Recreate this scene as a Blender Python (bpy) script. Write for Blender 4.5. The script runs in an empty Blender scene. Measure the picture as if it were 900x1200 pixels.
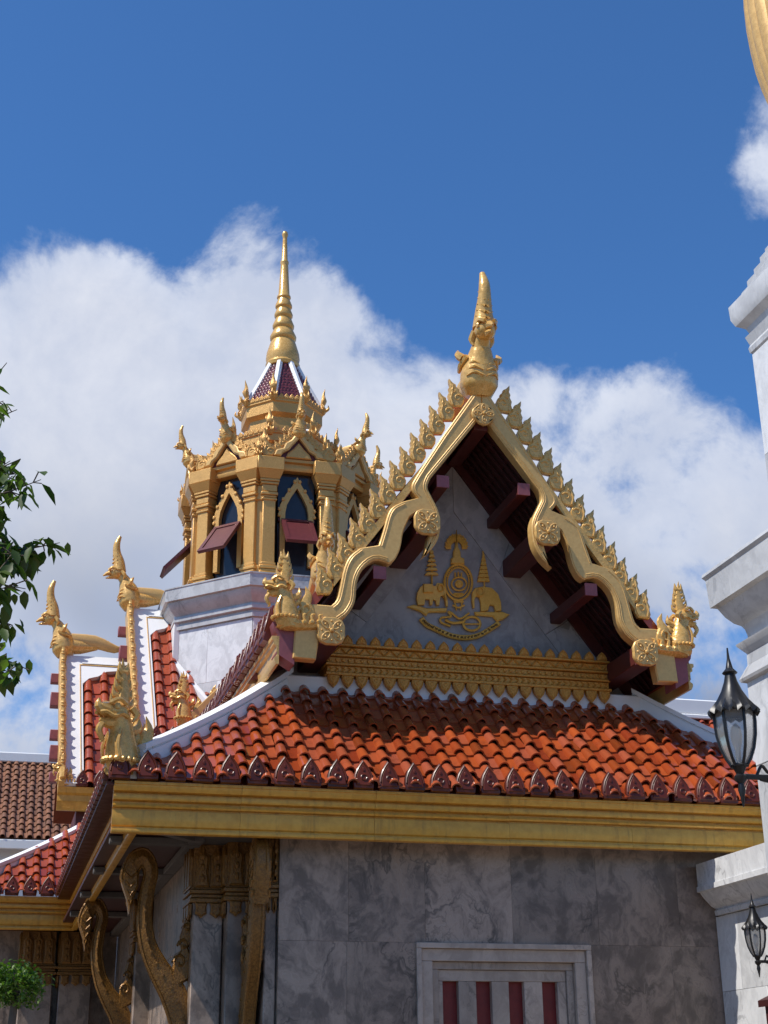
import bpy, math, random
from mathutils import Vector, Matrix
random.seed(7)
S = bpy.context.scene
COL = S.collection
V3 = Vector

# ------------------------------------------------------------------ camera
F_PX = 1681.4
TH, PS, RO = math.radians(22.0166), math.radians(15.095), math.radians(-0.6306)
FW = V3((math.sin(PS)*math.cos(TH), math.cos(PS)*math.cos(TH), math.sin(TH)))
_r = V3((math.cos(PS), -math.sin(PS), 0)); _u = _r.cross(FW)
RT = _r*math.cos(RO) + _u*math.sin(RO)
UP = _u*math.cos(RO) - _r*math.sin(RO)
CAM = V3((0, 0, 1.6))
cd = bpy.data.cameras.new('camera'); cam = bpy.data.objects.new('camera', cd); COL.objects.link(cam)
cd.sensor_fit = 'VERTICAL'; cd.sensor_height = 36; cd.sensor_width = 27
cd.lens = 36*F_PX/1200; cd.clip_start = 0.05; cd.clip_end = 3000
m = Matrix.Identity(4)
for i in range(3):
    m[i][0] = RT[i]; m[i][1] = UP[i]; m[i][2] = -FW[i]; m[i][3] = CAM[i]
cam.matrix_world = m
S.camera = cam

def ray(px, py): return FW + RT*((px-450)/F_PX) - UP*((py-600)/F_PX)
def at(px, py, X=None, Y=None, Z=None):
    d = ray(px, py)
    if X is not None: t = (X-CAM.x)/d.x
    elif Y is not None: t = (Y-CAM.y)/d.y
    else: t = (Z-CAM.z)/d.z
    return CAM + d*t

# ------------------------------------------------------------------ sun, sky
SUNV = V3((-0.54, -0.13, 0.83)).normalized()       # towards the sun: high, from the left, a little in front
sd = bpy.data.lights.new('sun', 'SUN'); sd.energy = 5.0; sd.angle = math.radians(0.53); sd.color = (1.0, 0.95, 0.86)
so = bpy.data.objects.new('sun', sd); COL.objects.link(so)
so.rotation_euler = SUNV.to_track_quat('Z', 'Y').to_euler(); so.location = (-6, -3, 30)

W = bpy.data.worlds.new('World'); S.world = W; W.use_nodes = True
wt = W.node_tree; wt.nodes.clear()

class NT:
    """tiny node helper"""
    def __init__(s, t): s.t = t
    def n(s, typ, **kw):
        x = s.t.nodes.new(typ)
        for k, v in kw.items():
            if k.startswith('i_'):
                key = k[2:].replace('_', ' ')
                x.inputs[key].default_value = v
            else: setattr(x, k, v)
        return x
    def l(s, a, b): s.t.links.new(a, b)
    def _in(s, node, i, v):
        if hasattr(v, 'is_output') or isinstance(v, bpy.types.NodeSocket): s.l(v, node.inputs[i])
        else: node.inputs[i].default_value = v
    def math(s, op, a, b=0.0, c=0.0, clamp=False):
        x = s.n('ShaderNodeMath', operation=op, use_clamp=clamp)
        s._in(x, 0, a); s._in(x, 1, b); s._in(x, 2, c)
        return x.outputs[0]
    def vmath(s, op, a, b=(0, 0, 0)):
        x = s.n('ShaderNodeVectorMath', operation=op)
        s._in(x, 0, a); s._in(x, 1, b)
        return x.outputs['Value'] if op in ('DOT_PRODUCT', 'LENGTH') else x.outputs[0]
    def scale(s, a, f):
        x = s.n('ShaderNodeVectorMath', operation='SCALE'); s._in(x, 0, a); x.inputs['Scale'].default_value = f
        return x.outputs[0]
    def mix(s, f, a, b, typ='MIX'):
        x = s.n('ShaderNodeMix', data_type='RGBA', blend_type=typ)
        s._in(x, 0, f)
        for i, v in ((6, a), (7, b)):
            if isinstance(v, tuple) and len(v) == 3: v = v+(1,)
            s._in(x, i, v)
        return x.outputs[2]
    def ramp(s, f, stops, interp='LINEAR'):
        x = s.n('ShaderNodeValToRGB'); x.color_ramp.interpolation = interp
        e = x.color_ramp.elements
        while len(e) < len(stops): e.new(0.5)
        for k, (p, c) in enumerate(stops):
            e[k].position = p; e[k].color = (c+(1,)) if len(c) == 3 else c
        s.l(f, x.inputs[0]); return x.outputs[0]
    def mapr(s, v, a, b, c=0.0, d=1.0, smooth=True):
        x = s.n('ShaderNodeMapRange', interpolation_type='SMOOTHSTEP' if smooth else 'LINEAR')
        s.l(v, x.inputs[0])
        for i, q in ((1, a), (2, b), (3, c), (4, d)): x.inputs[i].default_value = q
        return x.outputs[0]
    def noise(s, vec, sc, det=4, rough=0.5, dist=0.0, lac=2.0):
        x = s.n('ShaderNodeTexNoise'); s.l(vec, x.inputs['Vector'])
        x.inputs['Scale'].default_value = sc; x.inputs['Detail'].default_value = det
        x.inputs['Roughness'].default_value = rough; x.inputs['Distortion'].default_value = dist
        x.inputs['Lacunarity'].default_value = lac
        return x.outputs['Fac']

w = NT(wt)
sky = w.n('ShaderNodeTexSky', sky_type='NISHITA', sun_disc=False, sun_elevation=math.asin(SUNV.z),
          sun_rotation=math.atan2(SUNV.x, SUNV.y), altitude=0.0, air_density=1.0, dust_density=0.35, ozone_density=3.2)
SKY_K = 0.135
tcw = w.n('ShaderNodeTexCoord'); dirv = tcw.outputs['Generated']
warp = w.n('ShaderNodeTexNoise'); w.l(dirv, warp.inputs['Vector']); warp.inputs['Scale'].default_value = 5.0; warp.inputs['Detail'].default_value = 3
wv = w.vmath('ADD', dirv, w.scale(w.vmath('SUBTRACT', warp.outputs['Color'], (0.5, 0.5, 0.5)), 0.07))
n1 = w.noise(wv, 6.0, 10, 0.60)
n1b = w.noise(w.vmath('ADD', wv, tuple(SUNV*0.035)), 6.0, 6, 0.58)
n2 = w.noise(dirv, 3.0, 4, 0.55)
sep = w.n('ShaderNodeSeparateXYZ'); w.l(dirv, sep.inputs[0])
cov = w.math('MULTIPLY', w.mapr(sep.outputs[2], 0.25, 0.55, 1.0, 0.0), 0.035)     # fair-weather cumulus: thicker low down
for (bx, by, br, amp) in ((60, 500, 270, .22), (200, 450, 220, .20), (335, 320, 130, .24), (300, 620, 330, .20), (100, 340, 110, .10),
                          (440, 480, 190, .19), (560, 470, 110, .10), (700, 580, 190, .13), (800, 700, 260, .20), (680, 430, 100, .08), (810, 440, 80, .10), (740, 480, 120, .03),
                          (892, 185, 140, .24), (-20, 420, 220, .20), (620, 420, 90, .10), (840, 560, 120, .08), (40, 840, 300, .24), (160, 130, 400, -.20), (620, 190, 330, -.26), (560, 330, 110, -.13), (770, 320, 120, -.14),
                          (850, 500, 80, -.05), (880, 350, 110, -.12)):
    c = ray(bx, by).normalized()
    dt = w.vmath('DOT_PRODUCT', w.vmath('NORMALIZE', dirv), tuple(c))
    cov = w.math('ADD', cov, w.mapr(dt, math.cos(br/F_PX), 1.0, 0.0, amp))
n3 = w.noise(wv, 19.0, 6, 0.62)
dens = w.math('ADD', w.math('ADD', n1, w.math('MULTIPLY', w.math('SUBTRACT', n3, 0.5), 0.34)), cov)
fac = w.math('MULTIPLY', w.mapr(dens, 0.565, 0.74), 0.95)
lit = w.mapr(w.math('SUBTRACT', n1, n1b), -0.10, 0.13, 0.0, 1.0, False)
thick = w.mapr(dens, 0.62, 0.98)
cl_hi = w.mix(thick, (0.78, 0.84, 0.98), (0.86, 0.89, 0.98))
cl_col = w.mix(w.math('MULTIPLY', w.mapr(sep.outputs[2], 0.22, 0.46, 1.0, 0.0), w.mapr(n2, 0.34, 0.56)), cl_hi, (0.27, 0.315, 0.43))
cl_col = w.mix(lit, w.mix(0.45, cl_col, (0.42, 0.50, 0.70)), cl_col)
skyc = w.mix(1.0, sky.outputs[0], (0.46, 0.80, 1.13), 'MULTIPLY')
bg1 = w.n('ShaderNodeBackground'); w.l(skyc, bg1.inputs[0]); bg1.inputs[1].default_value = SKY_K
bg2 = w.n('ShaderNodeBackground'); w.l(cl_col, bg2.inputs[0]); bg2.inputs[1].default_value = 0.93
mx = w.n('ShaderNodeMixShader'); w.l(fac, mx.inputs[0]); w.l(bg1.outputs[0], mx.inputs[1]); w.l(bg2.outputs[0], mx.inputs[2])
wo = w.n('ShaderNodeOutputWorld'); w.l(mx.outputs[0], wo.inputs[0])

S.view_settings.view_transform = 'Standard'; S.view_settings.look = 'None'
S.view_settings.exposure = 0.0; S.view_settings.gamma = 1.0; S.view_settings.use_curve_mapping = False

# ------------------------------------------------------------------ materials
MATS = {}
def material(name, fn, disp=None):
    mt = bpy.data.materials.new(name); mt.use_nodes = True
    t = mt.node_tree; t.nodes.clear(); k = NT(t)
    b = k.n('ShaderNodeBsdfPrincipled'); o = k.n('ShaderNodeOutputMaterial'); k.l(b.outputs[0], o.inputs[0])
    fn(k, b); MATS[name] = mt; return mt
def setb(k, b, col=None, rough=0.5, metal=0.0, spec=0.5, coat=0.0, coatr=0.1):
    if col is not None: k._in(b, 'Base Color', col+(1,) if isinstance(col, tuple) and len(col) == 3 else col)
    k._in(b, 'Roughness', rough); k._in(b, 'Metallic', metal)
    b.inputs['Specular IOR Level'].default_value = spec
    b.inputs['Coat Weight'].default_value = coat; b.inputs['Coat Roughness'].default_value = coatr
def bump(k, b, h, strength=0.3, dist=0.02):
    x = k.n('ShaderNodeBump'); x.inputs['Strength'].default_value = strength; x.inputs['Distance'].default_value = dist
    k.l(h, x.inputs['Height']); k.l(x.outputs[0], b.inputs['Normal'])
def ocoord(k): return k.n('ShaderNodeTexCoord').outputs['Object']
def orand(k): return k.n('ShaderNodeObjectInfo').outputs['Random']
def shifted(k, s=37.0):
    c = k.n('ShaderNodeCombineXYZ'); r = orand(k)
    for i, f in enumerate((s, s*1.7, s*0.6)): k.l(k.math('MULTIPLY', r, f), c.inputs[i])
    return k.vmath('ADD', ocoord(k), c.outputs[0])

def gold(name, c1, c2, rough, metal, bs, bd, scale):
    def fn(k, b):
        p = ocoord(k)
        n = k.noise(p, scale, 6, 0.6)
        grime = k.mapr(k.noise(p, 2.3, 5, 0.62), 0.46, 0.72)
        col = k.mix(k.mapr(n, 0.3, 0.7), c1, c2)
        col = k.mix(k.math('MULTIPLY', grime, 0.20), col, tuple(x*0.55 for x in c1))
        setb(k, b, col, k.mapr(n, 0.3, 0.75, rough-0.06, rough+0.10), metal)
        v = k.n('ShaderNodeTexVoronoi'); k.l(p, v.inputs['Vector']); v.inputs['Scale'].default_value = scale*1.4
        bump(k, b, k.math('ADD', k.math('MULTIPLY', v.outputs['Distance'], 0.6), n), bs, bd)
    return material(name, fn)
gold('gold_paint', (0.67, 0.40, 0.130), (0.75, 0.47, 0.165), 0.42, 0.18, 0.10, 0.006, 26)
gold('gold_leaf', (0.66, 0.37, 0.095), (0.78, 0.47, 0.15), 0.26, 0.22, 0.22, 0.012, 22)
def _fas(k, b):
    p = shifted(k, 11.0); n = k.noise(p, 14, 6, .6)
    mp = k.n('ShaderNodeMapping'); k.l(p, mp.inputs['Vector']); mp.inputs['Scale'].default_value = (9, 9, .9)
    st = k.mapr(k.noise(mp.outputs[0], 1.6, 5, .6), .50, .74); pt = k.mapr(k.noise(p, 3.2, 6, .62), .50, .72)
    col = k.mix(k.mapr(n, .3, .7), (0.66, 0.325, 0.042), (0.76, 0.40, 0.060))
    col = k.mix(k.math('MULTIPLY', st, .42), col, (0.24, 0.115, 0.025)); col = k.mix(k.math('MULTIPLY', pt, .30), col, (0.38, 0.21, 0.06))
    setb(k, b, col, k.mapr(pt, 0, 1, .30, .55), 0.15); bump(k, b, n, .12, .006)
material('gold_fascia', _fas)
gold('gold_carved', (0.48, 0.20, 0.024), (0.68, 0.32, 0.05), 0.40, 0.18, 0.6, 0.014, 34)
gold('gold_mosaic', (0.58, 0.30, 0.075), (0.72, 0.41, 0.125), 0.36, 0.34, 0.40, 0.010, 70)
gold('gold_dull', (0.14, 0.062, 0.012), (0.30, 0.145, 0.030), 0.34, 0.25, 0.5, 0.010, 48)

gold('gold_emblem', (0.80, 0.40, 0.055), (0.90, 0.50, 0.09), 0.40, 0.15, 0.15, 0.004, 40)
def marble(name, base, dark, vein, shift=True, rough=0.28, contrast=1.0, sc=1.0):
    def fn(k, b):
        p = shifted(k) if shift else ocoord(k)
        mp = k.n('ShaderNodeMapping'); k.l(p, mp.inputs['Vector']); mp.inputs['Rotation'].default_value = (.3, .7, .2); mp.inputs['Scale'].default_value = (1.15, 1.15, .85); p = mp.outputs[0]
        wn = k.n('ShaderNodeTexNoise'); k.l(p, wn.inputs['Vector']); wn.inputs['Scale'].default_value = 1.7*sc; wn.inputs['Detail'].default_value = 5
        q = k.vmath('ADD', p, k.scale(k.vmath('SUBTRACT', wn.outputs['Color'], (.5, .5, .5)), 0.9))
        cl = k.math('ADD', k.math('MULTIPLY', k.noise(q, 2.2*sc, 8, 0.66), .65), k.math('MULTIPLY', k.noise(q, 6.5*sc, 6, 0.6), .35))
        vn = k.noise(q, 1.5*sc, 4, 0.5)
        v1 = k.mapr(k.math('ABSOLUTE', k.math('SUBTRACT', vn, 0.5)), 0.0, 0.022, 1.0, 0.0)
        vn2 = k.noise(q, 3.6*sc, 4, 0.55)
        v2 = k.mapr(k.math('ABSOLUTE', k.math('SUBTRACT', vn2, 0.5)), 0.0, 0.018, 1.0, 0.0)
        mask = k.mapr(k.noise(p, 0.9*sc, 3), 0.42, 0.62)
        col = k.mix(k.math('MULTIPLY', k.mapr(cl, 0.42, 0.60), contrast), base, dark)
        vv = k.math('MULTIPLY', k.math('MAXIMUM', v1, k.math('MULTIPLY', v2, 0.6)), mask, clamp=True)
        col = k.mix(k.math('MULTIPLY', vv, 0.75*contrast), col, vein)
        hs = k.n('ShaderNodeHueSaturation'); k.l(col, hs.inputs['Color'])
        k.l(k.mapr(orand(k), 0, 1, 0.72, 1.12, False) if shift else k.mapr(cl, 0, 1, 1, 1), hs.inputs['Value'])
        setb(k, b, hs.outputs[0], k.mapr(cl, .3, .7, rough-0.05, rough+0.15))
    return material(name, fn)
marble('marble_wall', (0.375, 0.285, 0.228), (0.150, 0.113, 0.092), (0.045, 0.036, 0.031), contrast=0.9)
marble('marble_frame', (0.50, 0.41, 0.345), (0.34, 0.275, 0.23), (0.14, 0.115, 0.10), contrast=0.8)
marble('marble_pale', (0.70, 0.70, 0.705), (0.52, 0.52, 0.53), (0.28, 0.28, 0.29), contrast=0.85)
marble('marble_gable', (0.48, 0.43, 0.415), (0.34, 0.305, 0.295), (0.16, 0.145, 0.14), contrast=0.9, rough=0.5)
def _pl(k, b):
    p = ocoord(k); n = k.noise(p, 3.0, 6, 0.6)
    st = k.mapr(k.noise(p, 1.1, 5, 0.6), 0.5, 0.75)
    setb(k, b, k.mix(k.math('MULTIPLY', st, 0.25), k.mix(n, (0.72, 0.72, 0.73), (0.80, 0.80, 0.80)), (0.55, 0.54, 0.52)), 0.6)
    bump(k, b, k.noise(p, 40, 3), 0.08, 0.01)
material('white_plaster', _pl)
def tilemat(name, c1, c2, c3, rough, coat):
    def fn(k, b):
        r = k.math('FRACT', k.math('ADD', orand(k), k.n('ShaderNodeNewGeometry').outputs['Random Per Island'])); p = shifted(k)
        n = k.noise(p, 7.0, 5, 0.6)
        col = k.ramp(r, [(0.0, c1), (0.45, c2), (0.8, c3), (0.93, tuple(x*0.75 for x in c2)), (1.0, tuple(x*0.40 for x in c2))])
        col = k.mix(k.math('MULTIPLY', k.mapr(n, 0.5, 0.75), 0.5), col, tuple(x*0.5 for x in c1))
        setb(k, b, col, k.mapr(n, .3, .7, rough, rough+0.14), 0.0, 0.4, coat, 0.12)
        bump(k, b, k.noise(p, 22, 4), 0.10, 0.01)
    return material(name, fn)
tilemat('orange_glaze', (0.24, 0.036, 0.012), (0.42, 0.082, 0.020), (0.36, 0.085, 0.042), 0.15, 0.5)
tilemat('red_glaze', (0.33, 0.058, 0.022), (0.40, 0.075, 0.026), (0.30, 0.06, 0.035), 0.24, 0.35)
tilemat('plum_glaze', (0.16, 0.030, 0.038), (0.20, 0.040, 0.05), (0.13, 0.028, 0.035), 0.3, 0.3)
tilemat('brown_clay', (0.20, 0.085, 0.042), (0.25, 0.105, 0.052), (0.165, 0.075, 0.043), 0.55, 0.05)
tilemat('brown_glaze', (0.105, 0.017, 0.006), (0.13, 0.022, 0.007), (0.09, 0.015, 0.006), 0.32, 0.04)
def plain(name, c, rough=0.5, metal=0.0, nz=0.25, sc=12.0, coat=0.0):
    def fn(k, b):
        n = k.noise(ocoord(k), sc, 6, 0.6)
        setb(k, b, k.mix(k.math('MULTIPLY', k.mapr(n, .35, .75), nz*2), c, tuple(x*0.55 for x in c)), rough, metal, 0.5, coat)
        bump(k, b, n, 0.12, 0.01)
    return material(name, fn)
plain('maroon_wood', (0.10, 0.017, 0.013), 0.5)
plain('pink_maroon', (0.30, 0.085, 0.095), 0.55)
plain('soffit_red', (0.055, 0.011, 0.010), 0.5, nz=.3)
plain('shutter_red', (0.115, 0.018, 0.02), 0.45)
plain('bar_red', (0.20, 0.018, 0.016), 0.5)
plain('dark_inside', (0.018, 0.015, 0.016), 0.9)
plain('glass_dark', (0.02, 0.022, 0.03), 0.12)
plain('black_iron', (0.018, 0.018, 0.020), 0.38, 0.4)
plain('bark', (0.10, 0.075, 0.055), 0.85, sc=20)
plain('paving', (0.26, 0.19, 0.13), 0.8, nz=.35, sc=1.2)
plain('terracotta', (0.26, 0.11, 0.06), 0.8)
plain('grey_stone', (0.22, 0.22, 0.225), 0.6)
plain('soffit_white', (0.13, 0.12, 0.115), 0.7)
def _glass(k, b):
    setb(k, b, (0.50, 0.50, 0.50), 0.18); b.inputs['Transmission Weight'].default_value = 0.75; b.inputs['IOR'].default_value = 1.15
material('lamp_glass', _glass)
def leafmat(name, c1, c2, tr=0.35):
    mt = bpy.data.materials.new(name); mt.use_nodes = True; t = mt.node_tree; t.nodes.clear(); k = NT(t)
    g = k.n('ShaderNodeNewGeometry'); r = g.outputs['Random Per Island']
    col = k.mix(r, c1, c2)
    b = k.n('ShaderNodeBsdfPrincipled'); k.l(col, b.inputs['Base Color']); b.inputs['Roughness'].default_value = 0.42
    tl = k.n('ShaderNodeBsdfTranslucent'); k.l(k.mix(1.0, col, (1.1, 1.6, 0.45), 'MULTIPLY'), tl.inputs[0])
    ms = k.n('ShaderNodeMixShader'); ms.inputs[0].default_value = tr; k.l(b.outputs[0], ms.inputs[1]); k.l(tl.outputs[0], ms.inputs[2])
    o = k.n('ShaderNodeOutputMaterial'); k.l(ms.outputs[0], o.inputs[0]); MATS[name] = mt
leafmat('tree_leaf', (0.030, 0.065, 0.014), (0.115, 0.165, 0.032), 0.45)
leafmat('shrub_leaf', (0.06, 0.13, 0.018), (0.16, 0.24, 0.045), 0.3)

# ------------------------------------------------------------------ mesh helpers
def frame(o, eu, ev, en):
    M = Matrix.Identity(4)
    for i in range(3): M[i][0] = eu[i]; M[i][1] = ev[i]; M[i][2] = en[i]; M[i][3] = o[i]
    return M
I4 = Matrix.Identity(4)
def T(x, y, z): return Matrix.Translation((x, y, z))
def FRONT(x, y, z): return frame((x, y, z), (1, 0, 0), (0, 0, 1), (0, -1, 0))     # u right, v up, depth towards the viewer

class MB:
    def __init__(s): s.v = []; s.f = []
    def add(s, vs, fs, M=None):
        o = len(s.v)
        s.v += [tuple(M @ V3(p)) if M is not None else tuple(p) for p in vs]
        s.f += [tuple(i+o for i in q) for q in fs]
    def box(s, x0, x1, y0, y1, z0, z1, M=None):
        s.add([(x0,y0,z0),(x1,y0,z0),(x1,y1,z0),(x0,y1,z0),(x0,y0,z1),(x1,y0,z1),(x1,y1,z1),(x0,y1,z1)],
              [(0,3,2,1),(4,5,6,7),(0,1,5,4),(1,2,6,5),(2,3,7,6),(3,0,4,7)], M)
    def bbox(s, x0, x1, y0, y1, z0, z1, b=0.01, M=None):
        """box with chamfered edges"""
        X = sorted((x0, x1)); Y = sorted((y0, y1)); Z = sorted((z0, z1)); vs = []; fs = []
        idx = {}
        for ix in (0, 1):
            for iy in (0, 1):
                for iz in (0, 1):
                    c = [X[ix], Y[iy], Z[iz]]; sg = [1-2*ix, 1-2*iy, 1-2*iz]
                    for a in range(3):
                        p = [c[k] + (sg[k]*b if k != a else 0) for k in range(3)]
                        idx[(ix, iy, iz, a)] = len(vs); vs.append(p)
        for a in range(3):
            o = [k for k in range(3) if k != a]
            for sd_ in (0, 1):
                q = []
                for (p, r) in ((0, 0), (1, 0), (1, 1), (0, 1)):
                    key = [0, 0, 0]; key[a] = sd_; key[o[0]] = p; key[o[1]] = r
                    q.append(idx[(*key, a)])
                fs.append(tuple(q))
        for a in range(3):
            o = [k for k in range(3) if k != a]
            for p in (0, 1):
                for r in (0, 1):
                    k0 = [0, 0, 0]; k1 = [0, 0, 0]
                    k0[o[0]] = k1[o[0]] = p; k0[o[1]] = k1[o[1]] = r; k1[a] = 1
                    fs.append((idx[(*k0, o[0])], idx[(*k1, o[0])], idx[(*k1, o[1])], idx[(*k0, o[1])]))
        for ix in (0, 1):
            for iy in (0, 1):
                for iz in (0, 1): fs.append(tuple(idx[(ix, iy, iz, a)] for a in range(3)))
        s.add(vs, fs, M)
    def prism(s, pts, d0, d1, M=None):
        n = len(pts)
        vs = [(p[0], p[1], d0) for p in pts] + [(p[0], p[1], d1) for p in pts]
        fs = [tuple(range(n))[::-1], tuple(range(n, 2*n))] + [(i, (i+1) % n, n+(i+1) % n, n+i) for i in range(n)]
        s.add(vs, fs, M)
    def relief(s, pts, d0, d1, ins, rise, M=None, back=False):
        """prism with a raised, inset face (a moulded edge)"""
        n = len(pts); P = [V3((p[0], p[1])) for p in pts]
        A = sum(P[i].x*P[(i+1) % n].y - P[(i+1) % n].x*P[i].y for i in range(n))
        if A < 0: P = P[::-1]
        Q = []
        for i in range(n):
            a, b, c = P[i-1], P[i], P[(i+1) % n]
            e1 = (b-a).normalized() if (b-a).length > 1e-9 else V3((1, 0)); e2 = (c-b).normalized() if (c-b).length > 1e-9 else e1
            nn = V3((-(e1.y+e2.y), e1.x+e2.x))
            nn = nn.normalized() if nn.length > 1e-6 else V3((-e1.y, e1.x))
            Q.append(b + nn*ins)
        rings = [[(p.x, p.y, d0) for p in P], [(p.x, p.y, d1) for p in P], [(q.x, q.y, d1+rise*0.4) for q in Q], [(q.x, q.y, d1+rise) for q in [b+(c-b)*1.35 for b, c in zip(P, Q)]]]
        if back: rings = [[(q.x, q.y, d0-rise) for q in Q]] + rings
        vs = [p for r in rings for p in r]; R = len(rings)
        fs = [tuple(range(n))[::-1], tuple(range((R-1)*n, R*n))]
        for r in range(R-1): fs += [(r*n+i, r*n+(i+1) % n, (r+1)*n+(i+1) % n, (r+1)*n+i) for i in range(n)]
        s.add(vs, fs, M)
    def tube(s, path, rad, n=8, M=None, flat=(1, 1), ref=(0, 1, 0)):
        P = [V3(p) for p in path]
        if not hasattr(rad, '__len__'): rad = [rad]*len(P)
        vs = []; fs = []; ref = V3(ref)
        for i, p in enumerate(P):
            t = (P[min(i+1, len(P)-1)] - P[max(i-1, 0)]).normalized()
            a = ref - t*ref.dot(t)
            if a.length < 1e-4: a = t.orthogonal()
            a.normalize(); b = t.cross(a)
            for k in range(n):
                an = 2*math.pi*k/n
                vs.append(p + a*(math.cos(an)*rad[i]*flat[0]) + b*(math.sin(an)*rad[i]*flat[1]))
        for i in range(len(P)-1):
            fs += [(i*n+k, i*n+(k+1) % n, (i+1)*n+(k+1) % n, (i+1)*n+k) for k in range(n)]
        fs += [tuple(range(n))[::-1], tuple(range((len(P)-1)*n, len(P)*n))]
        s.add(vs, fs, M)
    def lathe(s, prof, n=16, M=None, a0=0.0):
        vs = []; fs = []
        for (r, z) in prof:
            for k in range(n):
                a = a0 + 2*math.pi*k/n; vs.append((r*math.cos(a), r*math.sin(a), z))
        for i in range(len(prof)-1):
            fs += [(i*n+k, i*n+(k+1) % n, (i+1)*n+(k+1) % n, (i+1)*n+k) for k in range(n)]
        fs += [tuple(range(n))[::-1], tuple(range((len(prof)-1)*n, len(prof)*n))]
        s.add(vs, fs, M)
    def blob(s, c, r, n=8, m=5, M=None):
        """ellipsoid"""
        rx, ry, rz = r if hasattr(r, '__len__') else (r, r, r)
        vs = [(c[0], c[1], c[2]-rz)]; fs = []
        for i in range(1, m):
            ph = -math.pi/2 + math.pi*i/m
            for k in range(n):
                a = 2*math.pi*k/n
                vs.append((c[0]+rx*math.cos(ph)*math.cos(a), c[1]+ry*math.cos(ph)*math.sin(a), c[2]+rz*math.sin(ph)))
        vs.append((c[0], c[1], c[2]+rz)); L = len(vs)-1
        fs += [(0, 1+(k+1) % n, 1+k) for k in range(n)]
        for i in range(m-2): fs += [(1+i*n+k, 1+i*n+(k+1) % n, 1+(i+1)*n+(k+1) % n, 1+(i+1)*n+k) for k in range(n)]
        fs += [(L, 1+(m-2)*n+k, 1+(m-2)*n+(k+1) % n) for k in range(n)]
        s.add(vs, fs, M)
    def sweepx(s, prof, x0, x1, M=None, m0=0.0, m1=0.0):
        """profile (y,z) run along x; ends mitred by m per unit of outward y"""
        n = len(prof)
        vs = [(x0 + m0*p[0], p[0], p[1]) for p in prof] + [(x1 + m1*p[0], p[0], p[1]) for p in prof]
        fs = [tuple(range(n)), tuple(range(n, 2*n))[::-1]] + [(i, n+i, n+(i+1) % n, (i+1) % n) for i in range(n)]
        s.add(vs, fs, M)
    def mesh(s, name, mat, ang=38):
        me = bpy.data.meshes.new(name); me.from_pydata(s.v, [], s.f)
        me.materials.append(MATS[mat]); me.validate()
        import bmesh
        bm = bmesh.new(); bm.from_mesh(me); bmesh.ops.recalc_face_normals(bm, faces=bm.faces); bm.to_mesh(me); bm.free()
        for p in me.polygons: p.use_smooth = True
        me.set_sharp_from_angle(angle=math.radians(ang)); me.update()
        return me
    def build(s, name, mat, parent=None, M=I4, ang=38): return inst(name, s.mesh(name, mat, ang), M, parent)

WM = {}
def inst(name, me, M=I4, parent=None):
    o = bpy.data.objects.new(name, me); COL.objects.link(o)
    if parent is not None:
        o.parent = parent; o.matrix_local = WM[parent].inverted() @ M
    else: o.matrix_world = M
    WM[o] = M.copy(); return o
def thing(name, loc, label, cat, group=None):
    o = inst(name, None, T(*loc)); o.empty_display_size = 0.3
    return tag(o, label, cat, group)
def tag(o, label, cat, group=None):
    o['label'] = label; o['category'] = cat; o['kind'] = 'thing'
    if group: o['group'] = group
    return o
def part(name, parent):        # a part that only gathers sub-parts
    return inst(name, None, I4, parent)

# ------------------------------------------------------------------ ground
g = MB(); g.add([(-900,-900,0),(900,-900,0),(900,1500,0),(-900,1500,0)], [(0,1,2,3)])
o = g.build('ground', 'paving'); o['kind'] = 'structure'

# ------------------------------------------------------------------ shared ornament shapes
def flame_mesh(name, mat, h=0.34, w=0.26, th=0.05, mirror=False):
    P = [(-.24,0),(.16,0),(.27,.14),(.31,.30),(.25,.46),(.15,.55),(.17,.62),(.06,.72),(.07,.79),(-.04,.86),(-.16,1.0),(-.17,.84),(-.15,.76),(-.21,.66),(-.19,.56),(-.27,.42),(-.25,.30),(-.30,.16)]
    sg = -1 if mirror else 1
    P = [(p[0]*w*1.7*sg, p[1]*h) for p in P]
    b = MB(); b.relief(P, -th/2, th/2, 0.012, 0.016, back=True)
    for d in (th/2+0.016, -th/2-0.016):
        for (cx, cy, r, t0) in ((.06,.30,.155,0.3),(-.05,.56,.085,2.2)):
            pts = []
            for k in range(8):
                a = t0 + k*0.8; rr = r*(1-k/10)
                pts.append(((cx+rr*math.cos(a))*w*1.7*sg, (cy+rr*math.sin(a)*0.9)*h, d))
            b.tube(pts, [0.013*(1-k/12) for k in range(8)], 5, ref=(0, 0, 1))
        b.tube([(-.16*w*1.7*sg, .06*h, d), (-.20*w*1.7*sg, .30*h, d), (-.10*w*1.7*sg, .56*h, d), (-.07*w*1.7*sg, .78*h, d*0.8), (-.13*w*1.7*sg, .95*h, d*0.3)], [0.012, 0.013, 0.012, 0.010, 0.004], 5, ref=(0, 0, 1))
    return b.mesh(name, mat)
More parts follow.
